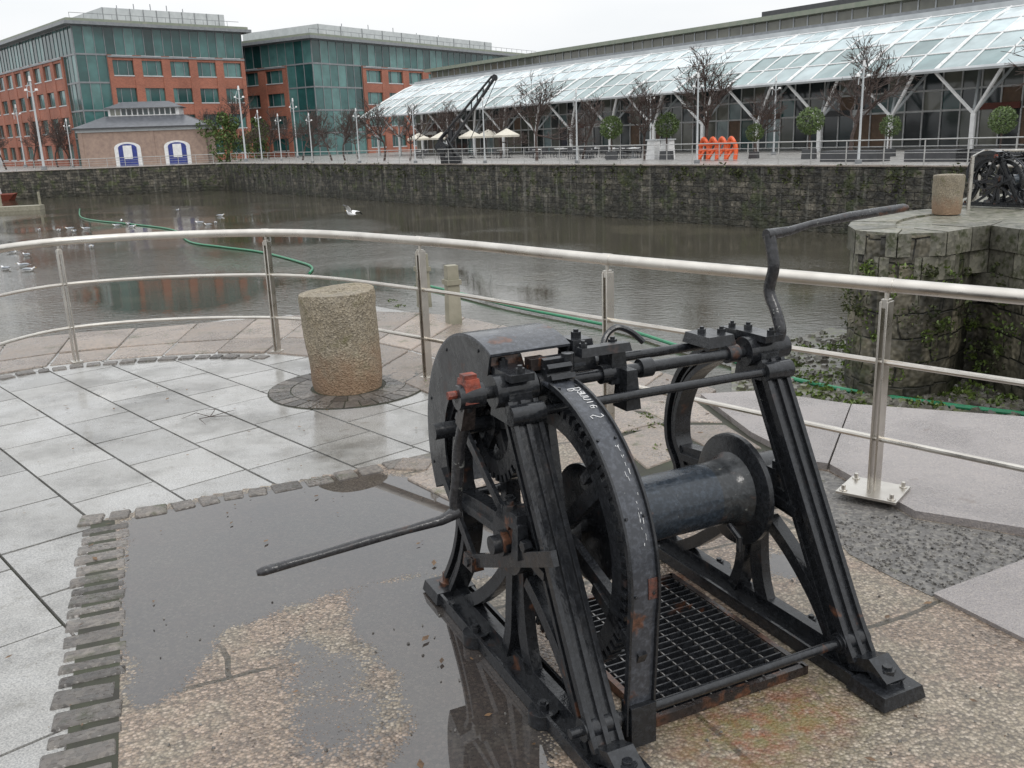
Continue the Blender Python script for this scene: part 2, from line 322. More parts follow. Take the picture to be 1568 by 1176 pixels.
for i in range(108):
    cp.fbox(C,E,Nn,i*1.2+.01,i*1.2+1.19,-.06,.7,.004,.05+random.uniform(0,.015),'coping')
NL=Vector((-EL.y,EL.x,0)); NL=NL if NL.y>0 else -NL
for i in range(60): cp.fbox(C,EL,NL,i*1.2+.71,i*1.2+1.89,-.06,.7,.004,.06,'coping')
cp.build("quay_coping",smooth=None)
def leaves(b,c,r,n,sz,k,flat=1.0):
    for i in range(n):
        d=Vector((random.gauss(0,1),random.gauss(0,1),random.gauss(0,1)*flat)); d=d/(d.length+1e-6)*r*random.uniform(.45,1)**.5; p=Vector(c)+Vector((d.x,d.y,abs(d.z)*flat if flat<1 else d.z))
        a=Vector((random.gauss(0,1),random.gauss(0,1),random.gauss(0,1))).normalized(); q=a.cross(Vector((random.random(),random.random(),.3))).normalized(); s_=sz*random.uniform(.6,1.3)
        b.add([p-a*s_,p+q*s_*.5,p+a*s_,p-q*s_*.5],[(0,1,2,3)],k)
M['moss']=pm("hanging_moss",(.07,.08,.025),(.03,.04,.014),3,.8,isl=.8)
fw=MB()
for i in range(340):
    s_=random.uniform(5,112); z=-abs(random.gauss(0,.7))-.1
    if z<-2.4: continue
    leaves(fw,Q(s_,-.03,z),random.uniform(.1,.4),14,.09,'moss')
fw.build("wall_moss",smooth=None)
# near quay ----------------------------------------------------------------
edge_px=[(-300,590),(-150,552),(-50,533),(60,517),(200,505),(330,494),(430,486),(560,478),(700,485),(850,520),(980,560),(1100,598),(1200,611),(1320,622),(1568,637),(1800,652)]
edge=[S(*p) for p in edge_px]
eL=edge[0]+(edge[0]-edge[1]).normalized()*10; eR=edge[-1]+(edge[-1]-edge[-2]).normalized()*25
quay=MB(); ez=catmull(edge,4)
quay.poly([eL]+ez+[eR,Vector((eR.x,-30,0)),Vector((eL.x-5,-30,0))],WZ-1,-.02,'joint','wall'); quay.build("near_quay",smooth=None)
def inside(x,y,P):
    x=np.asarray(x);y=np.asarray(y);r=np.zeros(x.shape,bool);n=len(P)
    for i in range(n):
        x1,y1=P[i][0],P[i][1];x2,y2=P[(i+1)%n][0],P[(i+1)%n][1]
        if y1==y2: continue
        c=((y1>y)!=(y2>y))&(x<(x2-x1)*(y-y1)/(y2-y1)+x1); r^=c
    return r
def sdist(x,y,P):
    d=np.full(x.shape,1e9);n=len(P)
    for i in range(n):
        ax,ay=P[i][0],P[i][1];bx,by=P[(i+1)%n][0],P[(i+1)%n][1];l=(bx-ax)**2+(by-ay)**2+1e-12
        tt=np.clip(((x-ax)*(bx-ax)+(y-ay)*(by-ay))/l,0,1); d=np.minimum(d,np.hypot(x-ax-tt*(bx-ax),y-ay-tt*(by-ay)))
    return np.where(inside(x,y,P),d,-d)
qpoly=[(p.x,p.y) for p in [eL]+ez+[eR,Vector((eR.x,-30,0)),Vector((eL.x-5,-30,0))]]
pav=MB(); ang=math.radians(-48); dA=Vector((math.cos(ang),math.sin(ang),0)); dB=Vector((-dA.y,dA.x,0)); o0=S(125,785)
wB=.47
for j in range(-26,24):
    w_=wB; x=-10+ (.31 if j%2 else 0)+random.uniform(-.05,.05)
    while x<8:
        L=random.choice((.62,.62,.75,.5)); c0=o0+dA*(x+L/2)+dB*((j+.5)*w_)
        if inside(np.array([c0.x]),np.array([c0.y]),qpoly)[0] and c0.y>-.5 and c0.x<1.2 and c0.x>-11:
            pav.box((c0.x,c0.y,-.03+random.uniform(-.0015,.0015)),(L-.009,w_-.009,.06),'slab',ang,.003,random.uniform(-.003,.003),random.uniform(-.003,.003))
        x+=L
pav.build("paving",smooth=None)
lb=[S(155,797),S(150,900),S(142,1000),S(130,1176)]; lbx=lb[-1]+(lb[-1]-lb[-2]).normalized()*1.6
fb=[S(118,796),S(230,778),S(330,758),S(450,738),S(560,716),S(690,692)]
apoly=[(p.x,p.y) for p in [lb[0]]+fb[1:]+[S(800,668),S(880,640),S(980,600),S(1100,604),S(1320,630),S(1800,660)]]+[(6,4.3),(6,.2)]+[(lbx.x,.2)]+[(p.x,p.y) for p in lb[::-1]][:-1]
step=.03; xs=np.arange(-2.6,6,step); ys=np.arange(.9,7,step)
XX,YY=np.meshgrid(xs,ys); ins=inside(XX+step/2,YY+step/2,apoly)
idx=-np.ones(XX.shape,int); use=np.zeros(XX.shape,bool)
use[:-1,:-1]|=ins[:-1,:-1];use[1:,:-1]|=ins[:-1,:-1];use[:-1,1:]|=ins[:-1,:-1];use[1:,1:]|=ins[:-1,:-1]
idx[use]=np.arange(use.sum()); vx=XX[use];vy=YY[use]
jj,ii=np.where(ins[:-1,:-1]); faces=np.stack([idx[jj,ii],idx[jj,ii+1],idx[jj+1,ii+1],idx[jj+1,ii]],1)
me=bpy.data.meshes.new("granite_apron"); me.from_pydata(np.stack([vx,vy,np.full(vx.shape,.004)],1).tolist(),[],faces.tolist()); me.materials.append(M['apron'])
def px(*a): return [(S(*p).x,S(*p).y) for p in a]
pA=px((195,800),(330,765),(560,722),(640,735),(700,760),(760,800),(760,880),(640,880),(545,900),(440,925),(345,965),(310,1010),(280,1045),(215,1080),(190,950))
pB=px((545,900),(660,880),(800,1050),(840,1176),(720,1260),(560,1230),(640,1120),(610,1030),(540,960))
pC=px((1150,830),(1260,850),(1240,900),(1170,880)); pD=px((430,960),(560,990),(620,1080),(600,1176),(470,1176),(420,1060))
def sm(v,a,b): return np.clip((v-a)/(b-a),0,1)
wetv=np.maximum(sm(sdist(vx,vy,pA),-.12,.12),sm(sdist(vx,vy,pB),-.12,.12)); wetv=np.maximum(wetv,.50*sm(sdist(vx,vy,pD),-.15,.1)); wetv=np.maximum(wetv,.6*sm(sdist(vx,vy,pC),-.1,.1)); wetv=np.maximum(wetv,.12)
rustv=sm(sdist(vx,vy,px((1080,1100),(1200,1060),(1280,1080),(1280,1120),(1150,1176),(1050,1160))),-.1,.08)
rustv=np.maximum(rustv,.9*sm(sdist(vx,vy,px((900,930),(1040,880),(1060,900),(980,960),(930,1000))),-.06,.05))
mossv=sm(sdist(vx,vy,px((1040,1100),(1250,1040),(1300,1100),(1200,1176),(1060,1150))),-.15,.1)
ca=me.color_attributes.new("mask",'FLOAT_COLOR','POINT'); ca.data.foreach_set("color",np.stack([wetv,rustv,mossv,np.ones_like(vx)],1).astype(np.float32).ravel())
ob=bpy.data.objects.new("granite_apron",me); sc.collection.objects.link(ob)
st=MB()
def setts(path,width,slen,k='sett',rows=1,z=.0,h=.03,gap=.012,jit=.01,ins_=.012,tilt=.02):
    P=catmull(path,12); acc=[0]
    for a,b in zip(P,P[1:]): acc.append(acc[-1]+(b-a).length)
    def at(d):
        for i in range(len(acc)-1):
            if acc[i+1]>=d: 
                f=(d-acc[i])/(acc[i+1]-acc[i]+1e-9); return P[i].lerp(P[i+1],f),(P[i+1]-P[i]).normalized()
        return P[-1],(P[-1]-P[-2]).normalized()
    rw=width/rows
    for r in range(rows):
        d=random.uniform(0,.5)*slen
        while d<acc[-1]-slen*.5:
            l=slen*random.uniform(.75,1.25); p,tt=at(d+l/2); nn=Vector((-tt.y,tt.x,0)); c0=p+nn*((r+.5)*rw-width/2)+nn*random.uniform(-jit,jit)
            st.box((c0.x,c0.y,z+random.uniform(-.003,.003)),(l-gap,rw-gap+random.uniform(-jit*2,0),h),k,math.atan2(tt.y,tt.x)+random.uniform(-.05,.05),ins_,random.uniform(-tilt,tilt),random.uniform(-tilt,tilt))
            d+=l
st.poly([S(92,1250),S(116,1000),S(129,900),S(140,798),S(176,798),S(182,900),S(184,1000),S(180,1250)],-.01,.0055,'joint')
setts([S(160,805),S(158,850),S(150,930),S(142,1010),S(130,1100),S(118,1200),S(100,1400)],.27,.115,z=-.002,gap=.010,h=.026,jit=.015,ins_=.016)
setts([S(115,800),S(230,785),S(330,765),S(450,745),S(560,722),S(690,697),S(760,685)],.16,.17)
setts([S(600,712),S(680,715),S(760,735)],.22,.25,'coping',1)
setts([S(690,740),S(740,780),S(800,800)],.2,.25,'coping',1)
inner_px=[(-150,618),(0,580),(110,563),(220,552),(330,547),(410,548)]
setts([S(*p) for p in inner_px],.16,.15,rows=1)
st.build("cobble_setts",smooth=None,bevel=.007)
cop=MB()
ii_px=[(-300,650),(-150,606),(-50,583),(60,563),(200,548),(330,541),(430,543),(520,556),(640,598),(740,640),(860,668),(1000,660)]
Pi=catmull([S(*p) for p in ii_px],10); Po=catmull([e for e in edge[:12]],10)
def resample(P,n):
    acc=[0]
    for a,b in zip(P,P[1:]): acc.append(acc[-1]+(b-a).length)
    out=[]
    for k in range(n+1):
        d=acc[-1]*k/n; i=0
        while i<len(acc)-2 and acc[i+1]<d: i+=1
        out.append(P[i].lerp(P[i+1],(d-acc[i])/(acc[i+1]-acc[i]+1e-9)))
    return out
n=17; A=resample(Pi,n);B=resample(Po,n)
for i in range(n):
    for (f0,f1) in ((.0,.34),(.35,1.0)):
        q=[A[i].lerp(B[i],f0),A[i+1].lerp(B[i+1],f0),A[i+1].lerp(B[i+1],f1),A[i].lerp(B[i],f1)]
        cc=sum(q,Vector())/4; q=[cc+(p-cc)*(1-.015/max(.1,(p-cc).length)) for p in q]; z=.008+random.uniform(0,.012)
        cop.hexa([(p.x,p.y,-.25) for p in q]+[(p.x,p.y,z) for p in q],'coping')
cop.build("quay_coping",smooth=None,bevel=.012)
fl=MB()
fl.poly([S(*p) for p in ((850,640),(960,612),(1068,608),(1185,690),(1000,745),(930,700))],-.01,.0065,'joint')
for q in ([(860,640),(950,622),(1010,650),(930,672)],[(935,676),(1012,652),(1075,690),(990,722)],[(960,618),(1060,612),(1110,650),(1018,648)],[(1020,653),(1112,653),(1170,690),(1080,688)],[(620,735),(700,705),(760,735),(700,775)]):
    q=[S(*p) for p in q]; cc=sum(q,Vector())/4; z=.014+random.uniform(0,.01)
    q=[cc+(p-cc)*.965 for p in q]
    fl.hexa([(p.x,p.y,-.02) for p in q]+[(p.x,p.y,z) for p in q],'coping')
fl.build("granite_flagstone",smooth=None,bevel=.012)
rs=MB()
a=[(1072,612),(1160,607),(1302,628),(1267,721),(1235,716),(1150,672)]
b_=[(1304,628),(1568,648),(1800,668),(1900,900),(1568,822),(1400,795),(1270,722)]
for q in (a,b_):
    P=[S(*p) for p in q]; rs.poly(P,-.02,.045,'bigslab')
for q in ([(1428,915),(1568,862),(1760,800),(1900,1050),(1568,985)],):
    rs.poly([S(*p) for p in q],-.02,.02,'bigslab')
rs.build("granite_slab",smooth=None,bevel=.012)
gv=MB()
gp=[S(*p) for p in [(1236,718),(1268,724),(1400,797),(1568,824),(1800,870),(1568,864),(1426,915),(1370,888),(1300,850),(1262,805)]]
gv.poly(gp,-.02,.007,'gravel')
gpx=[(p.x,p.y) for p in gp]
for i in range(5200):
    x=random.uniform(1.4,3.6);y=random.uniform(2.6,4.2)
    if inside(np.array([x]),np.array([y]),gpx)[0]:
        r=random.uniform(.004,.011); gv.box((x,y,.007+r*.3),(r*1.6,r*1.3,r),'gravel',random.uniform(0,3),r*.35,random.uniform(-.3,.3),random.uniform(-.3,.3))
gv.build("gravel",smooth=None)
lt=MB()
for i in range(520):
    x=random.uniform(-6,3.2);y=random.uniform(1.6,7.5)
    if not inside(np.array([x]),np.array([y]),qpoly)[0]: continue
    s_=random.choice((.006,.006,.008,.012,.02))*random.uniform(.7,1.3); a=random.uniform(0,6.3); z=.012
    d1=Vector((math.cos(a),math.sin(a),random.uniform(-.15,.15)))*s_; d2=Vector((-math.sin(a),math.cos(a),random.uniform(-.2,.2)))*s_*.5; p=Vector((x,y,z+s_*.25))
    lt.add([p-d1,p-d2*.9,p+d1,p+d2],[(0,1,2,3)],'litter')
for i in range(260):
    x=random.uniform(-1.6,2.4);y=random.uniform(1.7,3.6); r=random.uniform(.003,.008); lt.box((x,y,.006+r*.3),(r*1.5,r,r*.8),'gravel',random.uniform(0,3),r*.3)
lt.build("leaf_litter",smooth=None)
# ------------------------------------------------------------------ bollards
def bollard(name,base,r,h,tilt=(0,0)):
    b=MB(); n=48; rings=26; vs=[]
    rnd=random.Random(3)
    for i in range(rings+1):
        f=i/rings; rr=r*(1.0+.08*f-.04*math.exp(-f*8)); z=h*f-.02
        if i==rings: rr*=.965
        for j in range(n):
            a=2*math.pi*j/n; k=1+.014*math.sin(a*3+1)+.012*math.sin(a*7+f*9)+.008*math.sin(a*2+f*14)+rnd.uniform(-.008,.008); vs.append((rr*k*math.cos(a),rr*k*math.sin(a),z+ (0 if i<rings else .012+.008*math.sin(a*2))))
    fs=[(i*n+j,i*n+(j+1)%n,(i+1)*n+(j+1)%n,(i+1)*n+j) for i in range(rings) for j in range(n)]
    o=len(vs)
    for q in (.8,.5,.2):
        for j in range(n):
            a=2*math.pi*j/n; vs.append((r*1.06*q*math.cos(a),r*1.06*q*math.sin(a),h+.0+rnd.uniform(-.006,.006)-.01*(1-q)))
    last=rings*n
    for t_ in range(3):
        b0=last if t_==0 else o+(t_-1)*n; b1=o+t_*n
        fs+=[(b0+j,b0+(j+1)%n,b1+(j+1)%n,b1+j) for j in range(n)]
    fs.append(tuple(o+2*n+j for j in range(n)))
    b.add(vs,fs,'bollard'); ob=b.build(name,base,0.0,50); ob.rotation_euler=(tilt[0],tilt[1],.4); return ob
bp=S(534,593)
bollard("stone_bollard",bp,.275,.79,(.0,-.05))
bw=MB(); bw.cyl((0,0,-.02),(0,0,.006),.63,'joint',40)
for ring,(r0,r1,m_) in enumerate(((.30,.45,22),(.46,.62,30))):
    for j in range(m_):
        a0=2*math.pi*j/m_+.010;a1=2*math.pi*(j+1)/m_-.010
        q=[(r0*math.cos(a0),r0*math.sin(a0)),(r1*math.cos(a0),r1*math.sin(a0)),(r1*math.cos(a1),r1*math.sin(a1)),(r0*math.cos(a1),r0*math.sin(a1))]
        bw.hexa([(x,y,-.02) for x,y in q]+[(x,y,.010+random.uniform(-.002,.002)) for x,y in q],'sett')
bw.build("cobble_setts",(bp.x,bp.y,0),0,None)
# ------------------------------------------------------------------ main railing
posts_px=[(118,556),(425,540),(655,580),(932,658),(1336,765)]
pb=[S(*p) for p in posts_px]
RH=1.12
l0=S(0,384,RH); l0.z=0; lm=pb[0]+(l0-pb[0]).normalized()*1.75; lm2=lm+(lm-pb[0]).normalized()*1.7+Vector((-.1,-.5,0))
r0=S(1568,455,RH); r0.z=0; rp=pb[4]+(r0-pb[4]).normalized()*1.6; rp2=rp+(rp-pb[4]).normalized()*1.6
allp=[lm2,lm]+pb+[rp,rp2]
rail=MB()
for zz,r in ((RH,.035),(.735,.015),(.335,.015)):
    rail.tube([p+Vector((0,0,zz)) for p in catmull(allp,10)],r,'steel',16 if r>.02 else 10)
for i,p in enumerate(allp):
    tg=(allp[min(i+1,len(allp)-1)]-allp[max(i-1,0)]).normalized(); a=math.atan2(tg.y,tg.x)
    nn=Vector((-tg.y,tg.x,0))
    for s_ in (-1,1):
        c0=p+nn*(.004)+tg*s_*.016
        rail.box((c0.x,c0.y,.52),(.011,.068,1.04),'steel',a)
    rail.box((p.x,p.y,1.03),(.034,.05,.045),'steel',a)
    rail.cyl(p+Vector((0,0,1.04)),p+Vector((0,0,1.10)),.012,'steel',10)
    rail.tube([p-tg*.035+Vector((0,0,RH)),p+tg*.035+Vector((0,0,RH))],.0375,'steel',16)
    if i>=6:
        zb=.045; pa=a+.15
        rail.box((p.x,p.y,zb+.009),(.30,.26,.014),'steel',pa)
        for sx in (-1,1):
            for sy in (-1,1):
                q=Matrix.Rotation(pa,3,'Z')@Vector((sx*.12,sy*.10,0)); rail.cyl(p+q+Vector((0,0,zb+.014)),p+q+Vector((0,0,zb+.045)),.011,'steel',6); rail.cyl(p+q+Vector((0,0,zb+.014)),p+q+Vector((0,0,zb+.022)),.02,'steel',12)
    else: rail.box((p.x,p.y,.012),(.09,.10,.02),'steel',a)
rail.build("steel_railing",smooth=35,bevel=.0015)
# ------------------------------------------------------------------ winch
TH=math.radians(25); WO=Vector((.296,2.305,0.0)); WW=1.03
def make_winch():
    b=MB(); I='iron'
    def chan(pts,w,xc,t=.075,k=I):
        b.bar(pts,w*.55,xc-t*.22,xc+t*.22,k)
        b.bar(pts,w*.26,xc-t/2,xc+t/2,k,w*.37); b.bar(pts,w*.26,xc-t/2,xc+t/2,k,-w*.37)
        b.bar(pts,w*.10,xc-t*.36,xc+t*.36,k,0)
    def cm(p,n=6): return [(q.x,q.y) for q in catmull([Vector((a,c,0)) for a,c in p],n)]
    def ring(xc,cy,cz,ro,ri,t,k,a0=0,a1=360,n=40):
        pts=[(cy+(ro+ri)/2*math.cos(math.radians(a0+(a1-a0)*i/n)),cz+(ro+ri)/2*math.sin(math.radians(a0+(a1-a0)*i/n))) for i in range(n+1)]
        b.bar(pts,ro-ri,xc-t/2,xc+t/2,k)
    def nut(x,y,z,r=.022,h=.022,ax='z'):
        if ax=='z': b.cyl((x,y,z),(x,y,z+h),r,I,6); b.cyl((x,y,z+h),(x,y,z+h+.009),r*.55,I,8)
        else: b.cyl((x,y,z),(x+h,y,z),r,I,6)
    for xc,sd in ((0,-1),(WW,1)):
        fp=cm([(.66,1.03),(.50,.73),(.33,.41),(.20,.17),(.13,.06)],4)
        b.bar(fp,.075,xc-.016,xc+.016,I,.02)
        b.bar(fp,.018,xc-.052,xc+.052,I,-.022); b.bar(fp,.018,xc-.036,xc+.036,I,.055)
        for q in (-.045,0,.045): b.bar(fp,.018,xc+q-.0085,xc+q+.0085,I,-.036)
        chan(cm([(.72,1.06),(.93,1.02),(1.11,.90),(1.20,.74),(1.21,.58),(1.14,.45),(1.20,.27),(1.33,.09)],6),.085,xc,.08)
        b.box((xc,.70,.0175),(.15,1.50,.035),I)
        b.box((xc,.70,.062),(.04,1.22,.055),I)
        for q in (-.07,.07): b.box((xc+q,.70,.043),(.012,1.24,.018),I)
        b.bar(cm([(.22,.06),(.32,.20),(.46,.33),(.60,.42)],6),.05,xc-.025,xc+.025,I)
        b.bar(cm([(.60,.06),(.64,.16),(.66,.30),(.66,.46)],5),.07,xc-.02,xc+.02,I)
        b.bar(cm([(.78,.06),(.74,.16),(.72,.30),(.70,.46)],5),.05,xc-.035,xc+.035,I)
        b.bar(cm([(.72,.45),(.86,.30),(1.02,.17),(1.16,.08)],6),.05,xc-.025,xc+.025,I)
        b.bar([(.66,.55),(.40,.52)],.08,xc-.03,xc+.03,I); b.bar([(.66,.55),(.42,.52)],.03,xc-.045,xc+.045,I)
        b.bar(cm([(.66,.56),(.90,.55),(1.16,.52)]),.08,xc-.03,xc+.03,I); b.bar([(.68,.55),(1.14,.52)],.03,xc-.045,xc+.045,I)
        ring(xc,.66,.55,.115,.04,.12,I)
        b.cyl((xc-.09,.66,.55),(xc+.09,.66,.55),.045,I,20)
        for y in (.57,.75): b.box((xc,y,.60),(.07,.05,.09),I); nut(xc,y,.645)
        for y in (-.0,1.40):
            b.box((xc,y,.03),(.19,.17,.045),I,0,.01); b.cyl((xc,y,.05),(xc,y,.066),.045,I,20); nut(xc,y,.066,.03,.035)
        for y in (.42,.98):
            b.cyl((xc+sd*.06,y,.0),(xc+sd*.06,y,.05),.052,I,20); nut(xc+sd*.06,y,.05,.02,.02)
        b.bar([(.13,.06),(.04,.10),(-.03,.055)],.05,xc-.045,xc+.045,I)
        b.cyl((xc-.075,.70,1.07),(xc+.075,.70,1.07),.056,I,24)
        b.box((xc,.70,1.02),(.10,.15,.10),I,0,.01); b.box((xc,.70,1.125),(.085,.17,.025),I)
        for y in (.635,.765): nut(xc,y,1.137,.016,.018)
        b.cyl((xc-.05,.86,1.075),(xc+.05,.86,1.075),.042,I,20); b.box((xc,.84,1.115),(.06,.11,.03),I); nut(xc,.86,1.13,.014,.015)
        b.cyl((xc-.06,.60,1.01),(xc+.06,.60,1.01),.035,I,18)
        b.cyl((xc-.06,.165,.125),(xc+.06,.165,.125),.036,I,20)
    b.cyl((-.20,.70,1.07),(1.16,.70,1.07),.021,I,18); b.cyl((.30,.86,1.075),(1.10,.86,1.075),.018,I,14)
    b.cyl((.0,.60,1.01),(1.03,.60,1.01),.016,I,14)
    b.cyl((-.10,.165,.125),(1.10,.165,.125),.016,I,14)
    b.cyl((-.12,.66,.55),(1.14,.66,.55),.032,I,18)
    for x in (.05,.98): b.cyl((x-.02,.165,.125),(x+.02,.165,.125),.026,I,14)
    for x in (.36,.52,.90): b.cyl((x-.025,.70,1.07),(x+.025,.70,1.07),.034,I,16)
    for x in (.45,.93): b.cyl((x-.02,.86,1.075),(x+.02,.86,1.075),.03,I,16)
    b.tube([(.25,.66,.55),(.29,.66,.55),(.36,.66,.55),(.62,.66,.55),(.76,.66,.55)],[.14,.124,.120,.119,.120],'drum',40,False)
    b.tube([(.76,.66,.55),(.82,.66,.55),(.865,.66,.55),(.885,.66,.55)],[.120,.122,.128,.145],'drumend',40,False)
    b.tube([(.885,.66,.55),(.89,.66,.55),(.910,.66,.55),(.915,.66,.55)],[.205,.215,.215,.205],I,48)
    b.cyl((.915,.66,.55),(.95,.66,.55),.12,I,32)
    b.tube([(.24,.66,.55),(.245,.66,.55),(.262,.66,.55)],[.20,.215,.215],I,48)
    def gear(xc,cy,cz,r,t,teeth,spokes=6,hub=.07,k='rusty'):
        ring(xc,cy,cz,r-.02,r-.075,t,k,0,360,48)
        for i in range(teeth):
            a=2*math.pi*i/teeth; b.box((xc,cy+(r-.008)*math.cos(a),cz+(r-.008)*math.sin(a)),(t,.03,math.pi*r/teeth*.95),k,0,.0,a)
        for i in range(spokes):
            a=2*math.pi*(i+.3)/spokes; b.bar([(cy+hub*.6*math.cos(a),cz+hub*.6*math.sin(a)),(cy+(r-.06)*math.cos(a),cz+(r-.06)*math.sin(a))],.055,xc-t*.25,xc+t*.25,k)
        b.cyl((xc-t*.7,cy,cz),(xc+t*.7,cy,cz),hub,k,24)
    gear(.150,.66,.55,.46,.06,72,6,.07,I)
    gear(.085,1.02,.86,.22,.05,34,5,.05,I)
    gear(.150,.70,1.07,.085,.09,14,4,.04,I)
    b.cyl((-.17,1.02,.86),(.25,1.02,.86),.03,I,18)
    bx0,bx1=.090,.182
    arc=[(.93,1.045),(.80,1.085)]+[(.66+.535*math.cos(a),.55+.535*math.sin(a)) for a in np.radians(np.linspace(92,190,26))]+[(.14,.33),(.15,.20),(.155,.07)]
    b.bar(arc,.010,bx0,bx1,'greyband'); 
    b.bar(arc[3:],.020,bx0-.006,bx0+.002,I,-.008); b.bar(arc[3:],.020,bx1-.002,bx1+.006,I,-.008)
    b.box((.165,.80,1.10),(.28,.12,.012),'greyband',0,0,-.1)
    b.box((.14,.155,.10),(.09,.06,.14),I)
    b.bar([(.13,.33),(.40,.45)],.04,.12,.15,I); b.bar([(.30,.95),(.46,.80)],.03,.12,.15,I)
    rr_=.5425
    pts=[(.66+rr_*math.cos(a),.55+rr_*math.sin(a)) for a in np.radians(np.linspace(175,182,5))]; b.bar(pts,.004,bx0+.06,bx1+.008,'patch')
    for a in (100,128,155,180): 
        a=math.radians(a); p0=(.66+.540*math.cos(a),.55+.540*math.sin(a)); p1=(.66+.548*math.cos(a),.55+.548*math.sin(a))
        for x in (bx0+.015,bx1-.015): b.cyl((x,p0[0],p0[1]),(x,p1[0],p1[1]),.005,I,8)
    gc=(.92,.74); R=.475
    arcg=[(gc[0]+R*math.cos(a),gc[1]+R*math.sin(a)) for a in np.radians(np.linspace(112,-28,40))]
    b.bar(arcg,.010,-.055,.245,'greyband')
    ring(-.052,gc[0],gc[1],R-.004,R-.18,.008,'iron',112,-28,40); ring(.242,gc[0],gc[1],R-.004,R-.05,.008,I,112,-28,40)
    for a in (100,60,20,-15):
        a=math.radians(a); b.cyl((-.060,gc[0]+(R-.03)*math.cos(a),gc[1]+(R-.03)*math.sin(a)),(-.05,gc[0]+(R-.03)*math.cos(a),gc[1]+(R-.03)*math.sin(a)),.006,I,10)
    b.cyl((.0,1.24,.50),(.2,1.24,.50),.02,I,10)
    arm=catmull([Vector(p) for p in ((-.155,.70,1.07),(-.155,.745,.98),(-.16,.80,.86),(-.165,.82,.74),(-.165,.85,.655),(-.165,.85,.60))],5)
    b.tube(arm,[.026]*4+[.022]*(len(arm)-4),'rough_iron',10); b.tube([(-.155,.85,.615),(-.22,.85,.592),(-.35,.85,.584),(-.5,.85,.575),(-.65,.85,.563),(-.84,.85,.55),(-.86,.85,.549)],[.026,.018,.014,.0155,.014,.0155,.010],'rough_iron',10)
    b.cyl((-.20,.70,1.07),(-.11,.70,1.07),.042,I,20)
    b.box((-.155,.70,1.09),(.068,.078,.078),'redox',.1,.010); b.box((-.155,.70,1.135),(.045,.04,.016),'redox'); b.cyl((-.230,.70,1.08),(-.18,.70,1.08),.014,'redox',8)
    b.box((-.155,.73,1.0),(.05,.05,.10),'rusty',0,.005,.4)
    arm=catmull([Vector(p) for p in ((1.10,.70,1.07),(1.10,.665,1.13),(1.10,.69,1.20),(1.10,.735,1.28),(1.10,.715,1.37),(1.10,.73,1.44),(1.10,.745,1.49))],5)
    b.tube(arm,[.034]*3+[.022]*(len(arm)-3),'rough_iron',10); b.tube([(1.085,.745,1.488),(1.2,.745,1.497),(1.3,.745,1.515),(1.5,.745,1.53),(1.78,.745,1.545),(1.80,.745,1.545)],[.024,.017,.013,.019,.017,.010],'rough_iron',10)
    b.cyl((1.05,.70,1.07),(1.15,.70,1.07),.045,I,20)
    b.box((.30,.80,1.135),(.10,.12,.11),I,0,.012); b.box((.40,.72,1.10),(.07,.10,.13),I,0,.01); b.box((.34,.68,1.165),(.20,.05,.03),I,0,.006)
    b.box((.42,.66,1.02),(.06,.09,.14),I,0,.01); nut(.30,.80,1.19,.018,.02); nut(.40,.72,1.165,.016,.02); nut(.26,.68,1.18,.014,.015)
    b.tube(catmull([Vector(p) for p in ((.44,.86,1.09),(.48,.9,1.15),(.53,.9,1.18),(.58,.88,1.16),(.62,.86,1.12))],5),.012,I,8)
    b.box((.02,.82,1.14),(.13,.10,.05),'rusty',0,.01); nut(.02,.80,1.165,.018,.02); b.box((.10,.72,1.14),(.06,.05,.04),'rusty')
    b.box((.86,.78,1.12),(.13,.16,.04),I,0,.008); nut(.84,.8,1.14,.016,.015); nut(.90,.76,1.14,.016,.015)
    b.cyl((.20,.68,1.08),(.20,.68,1.17),.022,I,14)
    b.box((-.05,.62,.66),(.06,.16,.05),I,0,.008); b.box((-.06,.55,.60),(.05,.05,.12),I,0,.008); nut(-.06,.62,.68); nut(-.08,.50,.60,.02,.03,'x')
    b.bar([(.30,.64),(.95,.36)],.05,-.075,-.055,I); b.bar([(1.05,.9),(.62,.62)],.035,-.07,-.055,I)
    b.bar([(.95,.36),(1.25,.62)],.04,-.07,-.055,I); b.box((-.07,.95,.36),(.05,.09,.05),'rusty',0,.006); nut(-.10,.95,.36,.018,.03,'x')
    b.tube([(.80,.56,.46),(.80,.50,.43),(.80,.50,.38)],.012,I,8)
    return b
wm=make_winch(); winch=wm.build("hand_winch",(WO.x,WO.y,.006),TH,40,.003)
def wl(x,y,z=0): return WO+Matrix.Rotation(TH,3,'Z')@Vector((x,y,z))
ch=MB(); 
def bandpt(a,x): a=math.radians(a); return wl(x,.66+.5415*math.cos(a),.55+.5415*math.sin(a)+.006)
def glyph(a0,pts): 
    ch.tube([bandpt(a0+u*2.2,.172-v*.045) for u,v in pts],.0015,'chalk',5)
for i_,g_ in enumerate(([(0,0),(0,1),(.5,1),(.7,.8),(.5,.55),(0,.5),(.6,.5),(.9,.25),(.6,0),(0,0)],[(.1,.4),(.5,.5),(.8,.4),(.8,0),(.3,0),(.2,.2),(.8,.25)],[(0,0),(0,.5),(.5,.5),(.7,.3),(.7,0)],[(0,0),(0,.5),(.5,.5),(.7,.3),(.7,0)],[(.3,0),(.3,.5)],[(.1,.25),(.7,.25),(.6,.5),(.2,.5),(.1,.2),(.4,0),(.7,.05)],[],[(.8,.9),(.3,1),(.1,.75),(.8,.3),(.6,0),(.1,.1)])):
    if g_: glyph(101+i_*2.3,g_)
for i in range(24):
    a=random.uniform(130,166); x=.152+random.uniform(-.004,.016); p=bandpt(a,x); q=bandpt(a+random.uniform(.5,2),x+random.uniform(-.002,.002)); ch.tube([p,q],random.uniform(.0004,.0011),'chalk',5)
